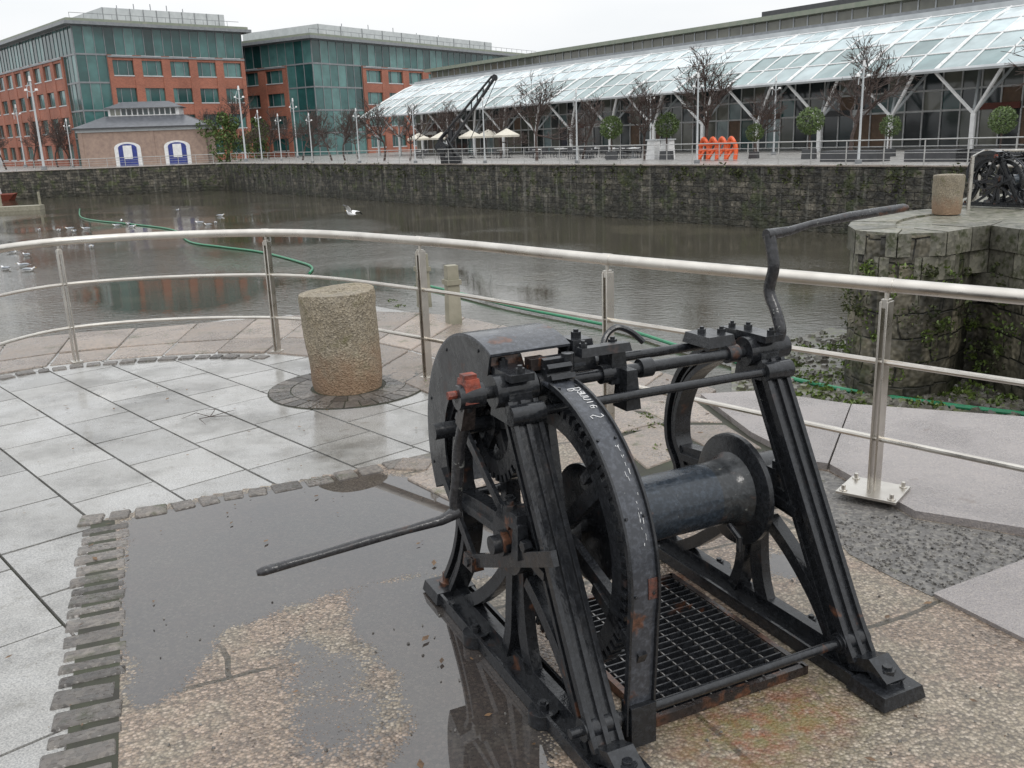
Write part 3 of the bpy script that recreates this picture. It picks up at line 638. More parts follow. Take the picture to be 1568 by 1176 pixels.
chk=ch.build("chalk_mark"); chk.parent=winch; chk.matrix_parent_inverse=(Matrix.Translation((WO.x,WO.y,.006))@Matrix.Rotation(TH,4,'Z')).inverted()
g=MB(); x0,x1,y0,y1=.24,.88,.24,1.02
g.box(((x0+x1)/2,(y0+y1)/2,.003),(x1-x0,y1-y0,.004),'dark')  # flat near-black sheet: shade below the bars painted as colour
for y in np.arange(y0+.02,y1,.037): g.box(((x0+x1)/2,y,.020),(x1-x0,.006,.026),'iron')
for x in np.arange(x0+.03,x1,.075): g.box((x,(y0+y1)/2,.022),(.005,y1-y0,.012),'steel_d')
for (cx,cy,sx,sy) in ((x0,(y0+y1)/2,.022,y1-y0+.044),(x1,(y0+y1)/2,.022,y1-y0+.044),((x0+x1)/2,y0-.011,x1-x0,.022),((x0+x1)/2,y1+.011,x1-x0,.022)): g.box((cx,cy,.018),(sx,sy,.034),'rusty')
g.build("drain_grate",(WO.x,WO.y,.004),TH,None)
# ------------------------------------------------------------------ pier on the right
pr=MB(); pp=[(1425,320),(1360,327),(1318,336),(1306,347),(1330,355),(1400,357),(1470,352),(1496,344),(1540,347),(1640,362),(1800,385)]
PP=[S(*p) for p in pp]; pe=PP[-1]+Vector((25,-3,0)); pf=S(1480,300)
PPs=catmull(PP,3)
pr.poly(PPs+[pe,pe+Vector((5,25,0)),pf+Vector((25,14,0)),pf],WZ-1,-.04,'piercap','pierwall')
cen=sum(PPs,Vector())/len(PPs)
def outn(i,P):
    t_=(P[min(i+1,len(P)-1)]-P[max(i-1,0)]).normalized(); n_=Vector((t_.y,-t_.x,0)); return n_ if n_.dot(P[i]-Vector((cen.x+3,cen.y+4,0)))>0 else -n_
plen=sum((a_-b2_).length for a_,b2_ in zip(PPs,PPs[1:]))
for (z0_,z1_,o_,ln,dep,kk) in ((-.42,.0,.08,.8,.75,'piercap'),(-.86,-.435,.035,.7,.3,'piercap'),(-1.30,-.875,.02,.9,.3,'piercap')):
    nb_=int(plen/ln); RS=resample(PPs,nb_)
    NO=[outn(i,RS) for i in range(len(RS))]
    for i in range(nb_):
        a_,b2_=RS[i],RS[i+1]; g_=(b2_-a_).normalized()*.012; o2=o_+random.uniform(-.012,.012); zt=z1_+(random.uniform(-.008,.012) if z1_>-.1 else 0)
        q=[a_+g_+NO[i]*o2,b2_-g_+NO[i+1]*o2,b2_-g_-NO[i+1]*dep,a_+g_-NO[i]*dep]
        pr.hexa([(p.x,p.y,z0_) for p in q]+[(p.x,p.y,zt) for p in q],kk)
pr.build("stone_pier",smooth=None)
b2=S(1449,326); bollard("stone_bollard",b2,.29,.80)
w2=inst(winch,"hand_winch.001",S(1572,318),.6,1); 
def small_rail(name,pts,h=1.1,k='steel',r=.03,gap=2.0,nr=2,pw=.05):
    b=MB(); P=resample(pts,max(1,round(sum((a-c).length for a,c in zip(pts,pts[1:]))/gap)))
    b.tube([p+Vector((0,0,h)) for p in pts],r,k,8)
    for q in range(1,nr+1): b.tube([p+Vector((0,0,h*q/(nr+1))) for p in pts],r*.5,k,6)
    for p in P: b.box((p.x,p.y,p.z+h/2),(pw,pw,h),k)
    return b.build(name)
small_rail("steel_railing",[S(1482,322),S(1500,300),S(1600,303),S(1750,306)],1.12,'steel',.035,1.6,2,.06)
small_rail("steel_railing",[Q(1,.9),Q(128,.9)],1.15,'galv',.028,2.0,3,.045)
small_rail("steel_railing",[C+NL*.9+EL*1,C+NL*.9+EL*60],1.15,'galv',.035,2.0,3,.055)
mb=MB(); mpx=[(1120,560),(1190,530),(1270,505),(1400,520),(1568,548),(1800,590),(1800,700),(1568,680),(1300,650),(1120,625)]
mpts=[S(u,v,WZ) for u,v in mpx]; mb.poly(mpts,WZ-.3,WZ+.05,'mud'); mpoly=[(p.x,p.y) for p in mpts]
for i in range(1800):
    u=random.uniform(1130,1640);v=random.uniform(510,645);p=S(u,v,WZ+.05)
    if inside(np.array([p.x]),np.array([p.y]),mpoly)[0]:
        r=random.uniform(.03,.13); mb.box((p.x,p.y,WZ+.05+r*.2),(r*1.5,r,r*.7),'mud',random.uniform(0,3),r*.2,random.uniform(-.3,.3),random.uniform(-.3,.3))
mb.build("mud_bank",smooth=None)
wd=MB()
for i in range(120):
    u=random.uniform(1210,1620);v=random.uniform(515,628); p=S(u,v,WZ+.08)
    if (u-1210)/360*60+520<v+30: leaves(wd,p,random.uniform(.1,.35),45,.05,'weed',.5)
for i in range(70): # plants in pier wall
    j=random.randint(9,len(PPs)-2); p=PPs[j].lerp(PPs[j+1],random.random())+outn(j,PPs)*.06; p.z=random.uniform(-2.7,-.4); leaves(wd,p,random.uniform(.08,.28),45,.04,random.choice(('weed','moss')))
for u,v in ((600,462),(612,470),(650,470),(960,660),(985,640),(930,660),(640,440),(900,655),(1005,655),(1015,690),(575,560),(660,585)):
    p=S(u,v); leaves(wd,p+Vector((0,0,.01)),.07,34,.014,'weed',.3)
wd.build("weed_plant",smooth=None)
hs=MB()
h1=[(122,320),(124,332),(150,338),(200,343),(265,352),(290,370),(340,378),(400,386),(462,402),(478,410),(474,418)]
hs.tube(catmull([S(u,v,WZ+.05) for u,v in h1],6),.05,'hose',8)
h2=[(640,434),(700,448),(780,468),(880,488),(960,505),(1040,530),(1120,552),(1190,574),(1300,598),(1450,620),(1568,634),(1700,650)]
hs.tube(catmull([S(u,v,WZ+.09) for u,v in h2],6),.045,'hose',8); hs.build("garden_hose")
for u,v,h in ((695,496,.62),(650,470,.62)):
    b=MB(); b.box((0,0,h/2),(.14,.14,h),'concrete',0,.012); b.box((0,0,h*.72),(.16,.16,.05),'concrete'); b.build("concrete_post",S(u,v),.4)
tw=MB(); p=S(322,640)
for k in range(5):
    a=random.uniform(0,6.3); tw.tube([p+Vector((0,0,.01)),p+Vector((.12*math.cos(a),.12*math.sin(a),.03)),p+Vector((.2*math.cos(a+.5),.2*math.sin(a+.5),.01))],[.003,.0025,.001],'bark',5)
tw.build("fallen_twig")
# ------------------------------------------------------------------ gulls
def gull(fly=False):
    b=MB()
    prof=[(-.24,.0,.012),(-.20,.0,.03),(-.12,-.005,.062),(0,-.01,.080),(.09,.0,.072),(.14,.03,.050),(.165,.06,.040),(.19,.075,.040),(.215,.078,.030),(.23,.075,.014)]
    n=12;vs=[]
    for y,z,r in prof:
        for j in range(n):
            a=2*math.pi*j/n; vs.append((r*math.cos(a),y,z+r*.9*math.sin(a)))
    fs=[(i*n+j,i*n+(j+1)%n,(i+1)*n+(j+1)%n,(i+1)*n+j) for i in range(len(prof)-1) for j in range(n)]+[tuple(range(n)),tuple((len(prof)-1)*n+j for j in range(n))]
    b.add(vs,fs,'gullw'); b.tube([(0,.225,.073),(0,.265,.066),(0,.275,.055)],[.010,.007,.002],'beak',6)
    for s_ in (-1,1): b.tube([(s_*.03,.205,.088),(s_*.036,.206,.088)],.006,'gullb',6)
    b.add([(-.02,-.22,.01),(.02,-.22,.01),(.045,-.33,.012),(-.045,-.33,.012),(0,-.25,-.005)],[(0,1,2,3),(0,3,4),(1,4,2),(2,4,3),(0,4,1)],'gullw')
    for s_ in (-1,1):
        if not fly:
            pts=[(.070,.09,.03),(.088,.0,.035),(.075,-.14,.045),(.02,-.30,.045)]
            b.tube([(s_*x*.8,y,z) for x,y,z in pts],[.028,.042,.034,.006],'gullg',8)
            b.tube([(s_*.03,-.26,.045),(s_*.012,-.36,.05)],[.016,.003],'gullb',6)
        else:
            R=[((.05,.09,.03),(.05,-.10,.03)),((.22,.13,.16),(.20,-.08,.15)),((.40,.10,.20),(.38,-.08,.19)),((.60,-.02,.14),(.56,-.10,.14))]
            for i in range(3):
                a,c_=R[i];d,e=R[i+1]; k='gullw' if i<2 else 'gullb'
                up=[(s_*q[0],q[1],q[2]+.008) for q in (a,c_,e,d)]; dn=[(s_*q[0],q[1],q[2]-.006) for q in (a,c_,e,d)]
                b.hexa(dn+up,k)
    return b
go=gull().build("gull",S(40,390,WZ+.06),1.2)
for i,(u,v) in enumerate([(8,411),(35,406),(45,413),(90,353),(106,350),(113,354),(131,350),(186,338),(196,343),(203,347),(178,345),(305,341),(318,344),(338,330),(272,322),(330,341),(140,378),(20,386),(60,352)]):
    inst(go,"gull",S(u,v,WZ+.06),random.uniform(0,6.3),random.uniform(1.0,1.25))
gf=gull(True).build("gull",D(537,327,34),1.0); gf.rotation_euler=(.15,.35,1.1)
# ------------------------------------------------------------------ trees
def tree_mb(seed,h=7.0,spread=.55):
    rnd=random.Random(seed); b=MB()
    def rec(p,d,L,r,dep):
        P=[p];q=p;dd=d.copy();ns=3 if dep<4 else 2
        for i in range(ns):
            dd=(dd+Vector((rnd.gauss(0,.12),rnd.gauss(0,.12),rnd.gauss(.03,.08)))).normalized(); q=q+dd*L/ns; P.append(q)
        b.tube(P,[r*(1-.13*k) for k in range(ns+1)],'bark',5 if dep<2 else 3,False)
        if dep>=5: return
        for k in range(3 if dep<4 else 4):
            base=P[rnd.choice((1,2,-1,-1))] if dep else P[rnd.choice((2,3,3))]
            nd=(dd+Vector((rnd.gauss(0,spread),rnd.gauss(0,spread),rnd.gauss(.05,spread*.6)))).normalized(); rec(base,nd,L*rnd.uniform(.62,.82),max(r*.55,.016),dep+1)
        if dep<3: rec(P[-1],(dd+Vector((rnd.gauss(0,.2),rnd.gauss(0,.2),.2))).normalized(),L*.8,r*.62,dep+1)
    rec(Vector((0,0,-.05)),Vector((0,0,1)),h*.30,h*.020,0); return b
tvar=[tree_mb(k,7) for k in (1,2,3)]
tobs=[]
def put_tree(loc,h,i):
    if i<3:
        o=tvar[i].build("bare_tree",loc,random.uniform(0,6),None); tobs.append(o); o.scale=(h/7,)*3
    else: o=inst(tobs[i%3],"bare_tree",loc,random.uniform(0,6),h/7*random.uniform(.9,1.1))
ti=0
for u,off,h in ((1095,7,7.0),(835,7,7),(1320,8,6.8),(1000,7,5.8),(905,10,5.5),(640,7,6),(600,7,6),(520,8,6.5),(560,14,6),(700,12,5.5),(1600,7,7.0),(490,14,6),(1175,14,5),(780,14,5),(450,20,7),(540,9,5.5),(475,10,6)):
    put_tree(Q(q_at(u,off),off),h,ti); ti+=1
for u,d,h in ((48,140,8),(85,135,7.5),(345,130,9),(105,145,7),(325,140,8),(5,130,7),(410,138,7)):
    p=D(u,230,d); p.z=0; put_tree(p,h,ti); ti+=1
tp=MB(); leaves(tp,(0,0,2.3),.85,1100,.09,'leaf'); tp.tube([(0,0,0),(0,0,2.0)],.06,'bark',8); tp.box((0,0,.3),(.8,.8,.6),'dkgrey',0,.03)
t0=None
for u,off,s_ in ((950,8,1),(1035,8,1),(1255,9,.95),(1378,12,.75),(1550,9,.8),(1170,10,.7)):
    p=Q(q_at(u,off),off)
    if t0 is None: t0=tp.build("topiary_tree",p,0,None)
    else: inst(t0,"topiary_tree",p,random.uniform(0,6),s_)
for u,d,r in ((350,128,2.4),(395,150,2.2)):
    b=MB(); 
    for k in range(9): leaves(b,(random.gauss(0,r*.3),random.gauss(0,r*.3),1.2+k*.55),r*(1-k*.08),220,.22,'leaf')
    b.tube([(0,0,0),(0,0,4)],.15,'bark',8); p=D(u,230,d); p.z=0; b.build("evergreen_shrub",p,0,None)
def lamp_mb(h):
    b=MB(); b.tube([(0,0,0),(0,0,1),(0,0,h)],[.075,.06,.045],'ltgrey',10); b.box((0,0,.1),(.26,.26,.2),'midgrey')
    b.tube([(-.25,0,h-.9),(-.22,0,h-.35),(-.10,0,h-.05)],.02,'ltgrey',6); b.tube([(-.28,0,h-.5),(.0,0,h-.6),(.26,0,h-.5)],.022,'ltgrey',6)
    b.box((-.28,0,h-.45),(.16,.14,.11),'white',0,.02); b.box((.26,0,h-.45),(.16,.14,.11),'white',0,.02); b.cyl((0,0,h),(0,0,h+.28),.08,'white',12,.05)
    return b
l0_=None
for u,off,h in ((1082,3,4.6),(1332,3,4.6),(897,3,4.6),(755,3,4.6),(648,3,4.6),(562,3,4.8),(490,3,4.8),(1010,16,5),(1200,16,5)):
    p=Q(q_at(u,off),off)
    if l0_ is None: l0_=lamp_mb(4.8).build("street_lamp",p,.3)
    else: inst(l0_,"street_lamp",p,.3+random.uniform(-.4,.4),h/4.8)
for u,d,h in ((63,118,10.5),(375,125,9),(455,140,8),(400,122,6),(430,122,5.5),(35,150,9),(108,128,6)):
    p=D(u,230,d); p.z=0; inst(l0_,"street_lamp",p,.2,h/4.8)
# ------------------------------------------------------------------ quay crane
p=Q(q_at(704,2.0),2.0); cr=MB()
cr.box((0,0,.25),(1.6,1.2,.5),'iron'); cr.tube([(0,0,0),(0,0,2.6)],[.34,.22],'iron',10)
tip=Vector((3.7,0,6.4))
for y in (-.35,.35):
    cr.tube([(-.7,y,.7),tip+Vector((0,y*.25,0))],.12,'iron',6); cr.tube([(-.9,y,1.9),tip+Vector((-.2,y*.2,.12))],.08,'iron',6)
    cr.tube([(-.7,y,.4),(-.9,y,1.9)],.14,'iron',6); cr.tube([(0,0,2.6),(-.9,y,1.9)],.09,'iron',6); cr.tube([(.6,y,.4),(-.3,y,2.0)],.12,'iron',6)
for k in range(9):
    f=k/9; a=Vector((-.7,0,.7)).lerp(tip,f); c_=Vector((-.9,0,1.9)).lerp(tip+Vector((-.2,0,.12)),min(1,f+.06)); cr.tube([a,c_],.05,'iron',5)
    cr.tube([a+Vector((0,-.35*(1-f)-.06,0)),a+Vector((0,.35*(1-f)+.06,0))],.05,'iron',5)
cr.cyl((-.8,-.5,1.3),(-.8,.5,1.3),.45,'iron',20); cr.cyl((3.7,-.18,6.4),(3.7,.18,6.4),.24,'iron',14); cr.tube([(3.92,0,6.4),(1.1,0,.9)],.03,'iron',5)
cr.build("quay_crane",p,-.1)
# ------------------------------------------------------------------ lodge
lg=MB(); d=125; a=D(122,230,d); a.z=0; b_=D(318,230,d+3); b_.z=0; dx=(b_-a).normalized(); nx=Vector((-dx.y,dx.x,0)); L=(b_-a).length; Wd=11; Hh=4.4
lg.fbox(a,dx,nx,0,L,0,Wd,0,Hh,'brick2'); lg.fbox(a,dx,nx,-.15,L+.15,-.15,Wd+.15,Hh,Hh+.35,'ltgrey'); lg.fbox(a,dx,nx,-.5,L+.5,-.5,Wd+.5,Hh+.35,Hh+.55,'dkgrey')
def P3(x,y,z): q=a+dx*x+nx*y; return (q.x,q.y,z)
zr=Hh+.55; vs=[P3(-.5,-.5,zr),P3(L+.5,-.5,zr),P3(L+.5,Wd+.5,zr),P3(-.5,Wd+.5,zr),P3(3.0,3.2,zr+1.5),P3(L-3.0,3.2,zr+1.5),P3(L-3.0,Wd-3.2,zr+1.5),P3(3.0,Wd-3.2,zr+1.5)]
lg.add(vs,[(0,1,5,4),(1,2,6,5),(2,3,7,6),(3,0,4,7)],'slate')
z2=zr+1.5; lg.fbox(a,dx,nx,3.5,L-3.5,3.2,Wd-3.2,z2,z2+1.0,'white')
for k in range(12): x=3.8+k*(L-7.6)/12; lg.fbox(a,dx,nx,x,x+(L-7.6)/12*.75,3.15,3.2,z2+.12,z2+.9,'dkglass')
vs=[P3(3,2.7,z2+1),P3(L-3,2.7,z2+1),P3(L-3,Wd-2.7,z2+1),P3(3,Wd-2.7,z2+1),P3(5,Wd/2,z2+1.9),P3(L-5,Wd/2,z2+1.9)]
lg.add(vs,[(0,1,5,4),(1,2,5),(2,3,4,5),(3,0,4)],'slate')
for cx in (L*.37,L*.76):
    for r,k,yy in ((1.65,'white',.10),(1.15,'blue',.16)):
        pts=[(-r,0),(-r,2.3)]+[(-r*math.cos(t_),2.3+r*.45*math.sin(t_)) for t_ in np.linspace(0,math.pi,12)[1:-1]]+[(r,2.3),(r,0)]
        fr=[P3(cx+q[0],-yy,q[1]) for q in pts]; bk=[P3(cx+q[0],.0,q[1]) for q in pts]; n_=len(pts)
        lg.add(fr+bk,[tuple(range(n_))]+[(i,(i+1)%n_,n_+(i+1)%n_,n_+i) for i in range(n_)],k)
    lg.fbox(a,dx,nx,cx-.55,cx+.55,-.2,-.165,.9,2.6,'white')
for x in (.1,L-.5,L*.56): lg.fbox(a,dx,nx,x,x+.45,-.08,-.004,0,Hh,'brick2')
lg.build("brick_lodge",smooth=None)
# ------------------------------------------------------------------ office blocks
def face(b,o,d,n,L,floors,fh,bays,gt,pier=.30,spn=.46,skip=0):
    H=floors*fh; bw_=L/bays; pier=pier*bw_; x0=skip*bw_; HB=H-gt*fh
    for i in range(skip,bays+1):
        b.fbox(o,d,n,max(x0,i*bw_-pier/2),min(L,i*bw_+pier/2),-.35,-.02,0,HB,'brick')
    for f in range(floors-gt+1):
        for i in range(skip,bays):
            zc=f*fh; z0_=max(0,zc-spn*fh*.4); z1_=min(HB,zc+spn*fh*.6)
            if z1_>z0_+.05:
                b.fbox(o,d,n,max(x0,i*bw_)+pier/2,(i+1)*bw_-pier/2,-.28,-.02,z0_,z1_,'brick')
                b.fbox(o,d,n,max(x0,i*bw_)+pier/2,(i+1)*bw_-pier/2,-.34,-.283,z1_-.16,z1_,'ltgrey')
    b.fbox(o,d,n,x0,L,-.45,-.36,HB-.35,HB-.1,'midgrey')
    pw=bw_/3
    for f in range(floors):
        for i in range(bays*3):
            z_=f*fh
            q0=o+d*(i*pw+.04)+n*-.012;q1=o+d*((i+1)*pw-.04)+n*-.012
            b.add([(q0.x,q0.y,z_+.05),(q1.x,q1.y,z_+.05),(q1.x,q1.y,z_+fh-.05),(q0.x,q0.y,z_+fh-.05)],[(0,1,2,3)],'teal')
        b.fbox(o,d,n,0,L if f>=floors-gt else max(.1,x0),-.10,-.015,f*fh+fh-.12,f*fh+fh+.12,'midgrey')
    for i in range(bays*3+1): b.fbox(o,d,n,i*pw-.05,i*pw+.05,-.09,-.014,0,H,'midgrey')
def office(name,corner,d1,L1,d2,L2,floors,fh,b1,b2,skip1=0,skip2=0,gt=1,pent=(.15,.9)):
    b=MB(); H=floors*fh
    q=[corner,corner+d1*L1,corner+d1*L1+d2*L2,corner+d2*L2]
    b.poly(q,0,H,'dkgrey','dkgrey')
    face(b,corner,d1,d2,L1,floors,fh,b1,gt,skip=skip1); face(b,corner,d2,d1,L2,floors,fh,b2,gt,skip=skip2)
    b.fbox(corner,d1,d2,-1.3,L1+1.3,-1.3,L2+1.3,H+.01,H+.45,'midgrey'); b.fbox(corner,d1,d2,-.9,L1+.9,-.9,L2+.9,H+.46,H+.85,'olive')
    b.fbox(corner,d1,d2,L1*pent[0],L1*pent[1],5,L2*.8,H+.85,H+3.3,'ltgrey')
    for k in range(10):
        x=L1*(pent[0]+(pent[1]-pent[0])*k/9.5); b.fbox(corner,d1,d2,x,x+.10,4.9,4.99,H+.85,H+3.3,'midgrey')
    for k in range(5): 
        x=L1*(pent[0]+.1+.1*k); b.fbox(corner,d1,d2,x,x+.1,6,6.1,H+3.3,H+3.3+random.uniform(.4,1.2),'midgrey')
    for k in range(int(L1/2)): b.fbox(corner,d1,d2,k*2,k*2+.05,.2,.25,H+.85,H+1.7,'midgrey')
    b.fbox(corner,d1,d2,0,L1,.21,.25,H+1.65,H+1.72,'midgrey')
    return b.build(name,smooth=None)
c1=D(137,230,140); c1.z=0
office("brick_office_building",c1,Vector((.74,.67,0)).normalized(),26,Vector((-.67,.74,0)).normalized(),45,5,3.9,6,9,1,1,pent=(.25,1.0))
c2=D(490,230,160); c2.z=0
office("brick_office_building",c2,Vector((.56,.83,0)).normalized(),70,Vector((-.83,.56,0)).normalized(),30,5,3.7,12,5,2,1,pent=(.1,.85))
ds_=MB()
for x0_,w_,h_,y_,k in ((-120,14,12,190,'brick'),(-104,12,13,200,'ltgrey'),(-140,18,11,195,'brick2'),(-165,20,14,205,'brick'),(40,60,12,330,'ltgrey'),(-30,20,16,300,'midgrey')):
    ds_.box((x0_,y_,h_/2),(w_,12,h_),k); ds_.box((x0_,y_,h_+.6),(w_+.4,12.4,1.2),'slate',0,1.0)
    for r in range(int(h_/3)):
        for q in range(int(w_/2.6)): ds_.box((x0_-w_/2+1.5+q*2.6,y_-6.05,1.8+r*3),(1.2,.1,1.6),'dkglass'); ds_.box((x0_-w_/2+1.5+q*2.6,y_-6.12,.95+r*3),(1.5,.15,.1),'white')
ds_.build("distant_terrace_building",smooth=None)
# ------------------------------------------------------------------ long glazed arcade
ar=MB(); S0,S1=-6,125; OE,OW,ZE,ZT=22,33,5.1,10.2
ar.fbox(C,E,Nn,S0,S1,OW-2,OW+30,0,ZT-.3,'ltgrey')
ar.fbox(C,E,Nn,S0-.5,S1,OW-.6,OW+31,ZT-.3,ZT+.1,'midgrey'); ar.fbox(C,E,Nn,S0-.3,S1,OW+1.0,OW+30,ZT+.1,ZT+1.1,'dkglass'); ar.fbox(C,E,Nn,S0-.8,S1,OW+.2,OW+31,ZT+1.1,ZT+1.5,'olive')
for k in range(int((S1-S0)/1.5)): ar.fbox(C,E,Nn,S0+k*1.5,S0+k*1.5+.12,OW+.93,OW+.995,ZT+.1,ZT+1.1,'ltgrey')
s_a=q_at(1200,55); ar.fbox(C,E,Nn,s_a,S1+20,52,60,ZT+1.5,ZT+4.6,'dkgrey'); ar.fbox(C,E,Nn,s_a-25,s_a,52,60,ZT+1.5,ZT+2.6,'ltgrey')
rows=5; pw=2.0
def cz(f): return ZE+(ZT-.1-ZE)*(1-(1-f)**1.25)
for i in range(int((S1-S0)/pw)):
    for r in range(rows):
        f0,f1=r/rows+.006,(r+1)/rows-.006; a0=S0+i*pw+.05;a1=S0+(i+1)*pw-.05; j=random.uniform(-.02,.02)
        q=[Q(a0,OE+(OW-OE)*f0,cz(f0)+j),Q(a1,OE+(OW-OE)*f0,cz(f0)-j),Q(a1,OE+(OW-OE)*f1,cz(f1)+j),Q(a0,OE+(OW-OE)*f1,cz(f1)-j)]
        ar.add(q,[(0,1,2,3)],'canopy' if r>1 else 'canopylow')
    ar.tube([Q(S0+i*pw,OE+(OW-OE)*f,cz(f)+.03) for f in (0,.33,.66,1)],.07,'white' ,5)
    if i%3==0: ar.tube([Q(S0+i*pw,OE+(OW-OE)*f,cz(f)+.06) for f in (0,.33,.66,1)],.13,'white' ,5)
for r in range(rows+1): f=r/rows; ar.tube([Q(S0,OE+(OW-OE)*f,cz(f)+.02),Q(S1,OE+(OW-OE)*f,cz(f)+.02)],.07 if r else .16,'white' if r else 'ltgrey',6)
s_=S0+2
while s_<S1:
    nd=Q(s_,OE+1.6,2.3); ar.tube([Q(s_,OE+1.6,0),nd],.19,'white',8)
    for e_ in (-2.3,2.3): ar.tube([nd,Q(s_+e_,OE+.4,ZE+.05)],.12,'white',6); ar.tube([nd,Q(s_+e_,OE+6.6,cz(.6)-.1)],.10,'ltgrey',6)
    s_+=6.0
for i in range(int((S1-S0)/1.5)):
    for z0_,z1_ in ((.1,2.6),(2.7,4.1),(4.2,6.6)):
        a0=S0+i*1.5+.05; q=[Q(a0,OW-2.1,z0_),Q(a0+1.4,OW-2.1,z0_),Q(a0+1.4,OW-2.1,z1_),Q(a0,OW-2.1,z1_)]; ar.add(q,[(0,1,2,3)],'dkglass' if random.random()<.72 or z0_>4 else random.choice(('teal','warm','canopylow','canopylow')))
    ar.fbox(C,E,Nn,S0+i*1.5-.05,S0+i*1.5+.05,OW-2.2,OW-2.12,0,6.7,'white')
    if random.random()<.12: ar.fbox(C,E,Nn,S0+i*1.5+.1,S0+i*1.5+3,OW-2.45,OW-2.25,2.6,3.05,random.choice(('warm','dkgrey','redox','white')))
ar.fbox(C,E,Nn,S0,S1,OW-2.24,OW-2.21,2.6,2.74,'white'); ar.fbox(C,E,Nn,S0,S1,OW-2.24,OW-2.21,4.1,4.24,'white')
ar.build("glazed_arcade_building",smooth=None)
# cafe furniture
par=MB(); par.cyl((0,0,0),(0,0,2.7),.04,'midgrey',8); n_=8
vs=[(1.6*math.cos(2*math.pi*i/n_),1.6*math.sin(2*math.pi*i/n_),2.2) for i in range(n_)]+[(0,0,2.85)]+[(1.58*math.cos(2*math.pi*i/n_),1.58*math.sin(2*math.pi*i/n_),2.0) for i in range(n_)]
par.add(vs,[(i,(i+1)%n_,n_) for i in range(n_)]+[(i,n_+1+i,n_+1+(i+1)%n_,(i+1)%n_) for i in range(n_)],'canvas'); par.box((0,0,.05),(.6,.6,.1),'dkgrey')
p0=None
for u,off in ((655,16),(690,16),(735,14),(762,14),(790,14)):
    p=Q(q_at(u,off),off)
    if p0 is None: p0=par.build("parasol",p,0,None); p0.scale=(.8,.8,.95)
    else: inst(p0,"parasol",p,.3,(.8,.8,.95))
tb=MB(); tb.box((0,0,.74),(.8,.8,.04),'white'); tb.cyl((0,0,0),(0,0,.74),.04,'midgrey',8); tb.box((0,0,.02),(.5,.5,.04),'midgrey')
for sx in (-.75,.75):
    tb.box((sx,0,.45),(.42,.42,.04),'dkgrey'); tb.box((sx*1.28,0,.68),(.04,.42,.45),'dkgrey')
    for a_ in (-.18,.18):
        for c_ in (-.18,.18): tb.box((sx+a_,c_,.22),(.03,.03,.44),'dkgrey')
t1=None
for i in range(26):
    u=random.uniform(640,1000); off=random.uniform(10,18); p=Q(q_at(u,off),off)
    if t1 is None: t1=tb.build("cafe_table",p,.5,None)
    else: inst(t1,"cafe_table",p,random.uniform(0,3))
ws=MB()
for k in range(2): ws.box((k*1.3,0,.65),(.8,.7,1.3),'white',0,.06); ws.box((k*1.3,0,1.34),(.86,.76,.08),'ltgrey')
ws.build("white_kiosk_cabinet",Q(q_at(1015,9),9),-.9,None)
orr=MB()
for k in range(4):
    x=k*.75; orr.tube(catmull([Vector(p) for p in ((x-.35,0,0),(x-.3,.1,.9),(x,.0,1.35),(x+.3,.1,.8),(x+.35,0,0))],5),.13,'orange',8); orr.tube([(x-.3,0,.6),(x+.3,.1,.65)],.1,'orange',6); orr.tube([(x-.2,-.2,.1),(x+.2,.3,1.0)],.1,'orange',6)
orr.tube([(-.4,0,.95),(2.6,0,1.1)],.09,'orange',6); orr.build("orange_sculpture",Q(q_at(1092,7),7),-.95)
pl=MB()
for u in (1290,1420,1500):
    s_=q_at(u,6); pl.fbox(C,E,Nn,s_,s_+3.4,5,6.2,0,.55,'dkgrey')
pl.build("planter_bench",smooth=None)
bt=MB(); bt.hexa([(-1.6,-.5,0),(1.6,-.5,0),(2.0,.5,0),(-1.8,.5,0),(-1.9,-.8,.8),(2.4,-.8,.8),(2.4,.8,.9),(-1.9,.8,.8)],'redox'); bt.box((0,0,1.2),(1.6,1.0,.8),'white',0,.1); bo=bt.build("small_boat",D(-12,290,108),.2,None)
bo.location.z=WZ-.1
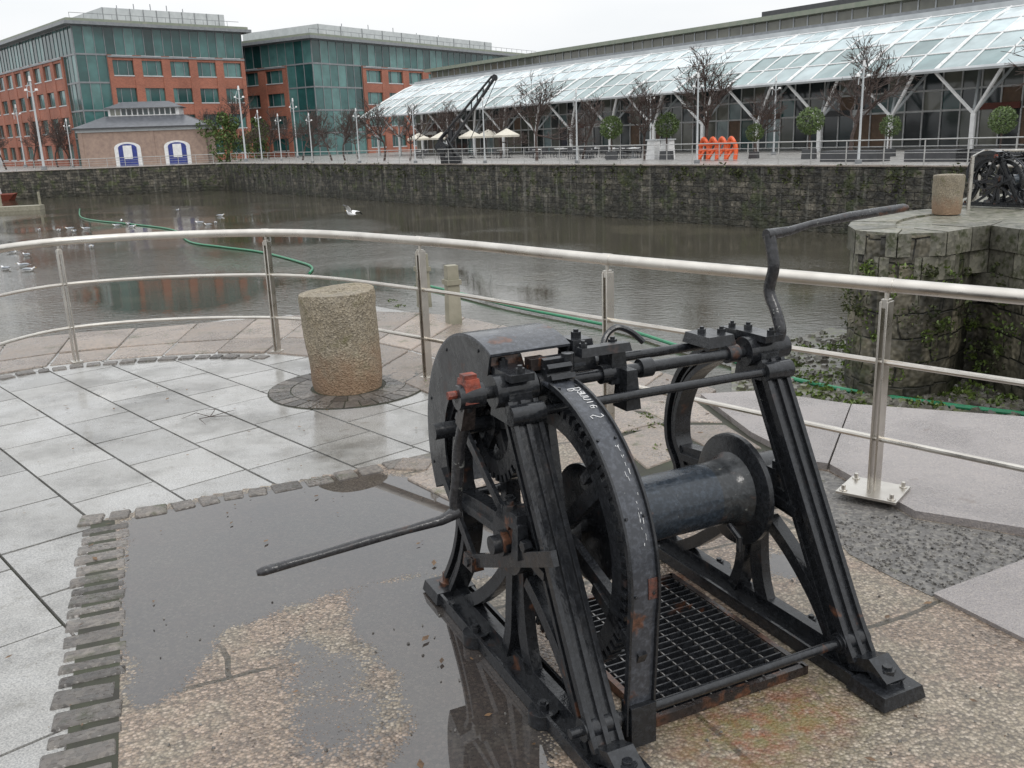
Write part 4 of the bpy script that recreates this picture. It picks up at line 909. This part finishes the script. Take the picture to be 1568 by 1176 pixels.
pt=MB(); pt.box((0,0,.15),(4,1.6,.5),'concrete'); 
for x in (-1.7,1.7): pt.cyl((x,.6,-.5),(x,.6,1.6),.12,'concrete',8)
pt.build("pontoon",S(30,322,WZ),.2,None)
# ------------------------------------------------------------------ light
wld=bpy.data.worlds.new("World"); sc.world=wld; wld.use_nodes=True; t=wld.node_tree; bg=t.nodes["Background"]
sky=t.nodes.new("ShaderNodeTexSky"); sky.sky_type='NISHITA'; sky.sun_disc=False; sky.sun_elevation=math.radians(50); sky.sun_rotation=math.radians(150); sky.dust_density=6; sky.air_density=1.5
tc=t.nodes.new("ShaderNodeTexCoord"); mp=t.nodes.new("ShaderNodeMapping"); mp.inputs["Scale"].default_value=(1,1,3); t.links.new(tc.outputs["Generated"],mp.inputs[0])
nz=noise(t,mp.outputs[0],1.8,4,.55); cl=ramp(t,nz,[(.3,(.80,.84,.88)),(.52,(.92,.94,.96)),(.70,(1,1,1))])
sz=N(t,"ShaderNodeSeparateXYZ"); t.links.new(tc.outputs["Generated"],sz.inputs[0])
zf=ramp(t,sz.outputs[2],[(0.0,.52),(.20,.54),(.95,1.0)])   # overcast sky: zenith brighter than horizon
vm=N(t,"ShaderNodeVectorMath",operation='MULTIPLY'); t.links.new(cl,vm.inputs[0]); t.links.new(zf,vm.inputs[1])
vs_=N(t,"ShaderNodeVectorMath",operation='SCALE'); vs_.inputs["Scale"].default_value=20.5; t.links.new(vm.outputs[0],vs_.inputs[0])
t.links.new(mix(t,.93,sky.outputs[0],vs_.outputs[0]),bg.inputs[0]); bg.inputs[1].default_value=.1
sl=bpy.data.lights.new("sun",'SUN'); sl.energy=.9; sl.angle=math.radians(20); sl.color=(1,.97,.93); so=bpy.data.objects.new("sun",sl); sc.collection.objects.link(so)
az=math.radians(150); el=math.radians(50); sd=Vector((math.sin(az)*math.cos(el),math.cos(az)*math.cos(el),math.sin(el))); so.rotation_euler=sd.to_track_quat('Z','Y').to_euler()
sc.view_settings.view_transform='Standard'; sc.view_settings.look='None'; sc.view_settings.exposure=0
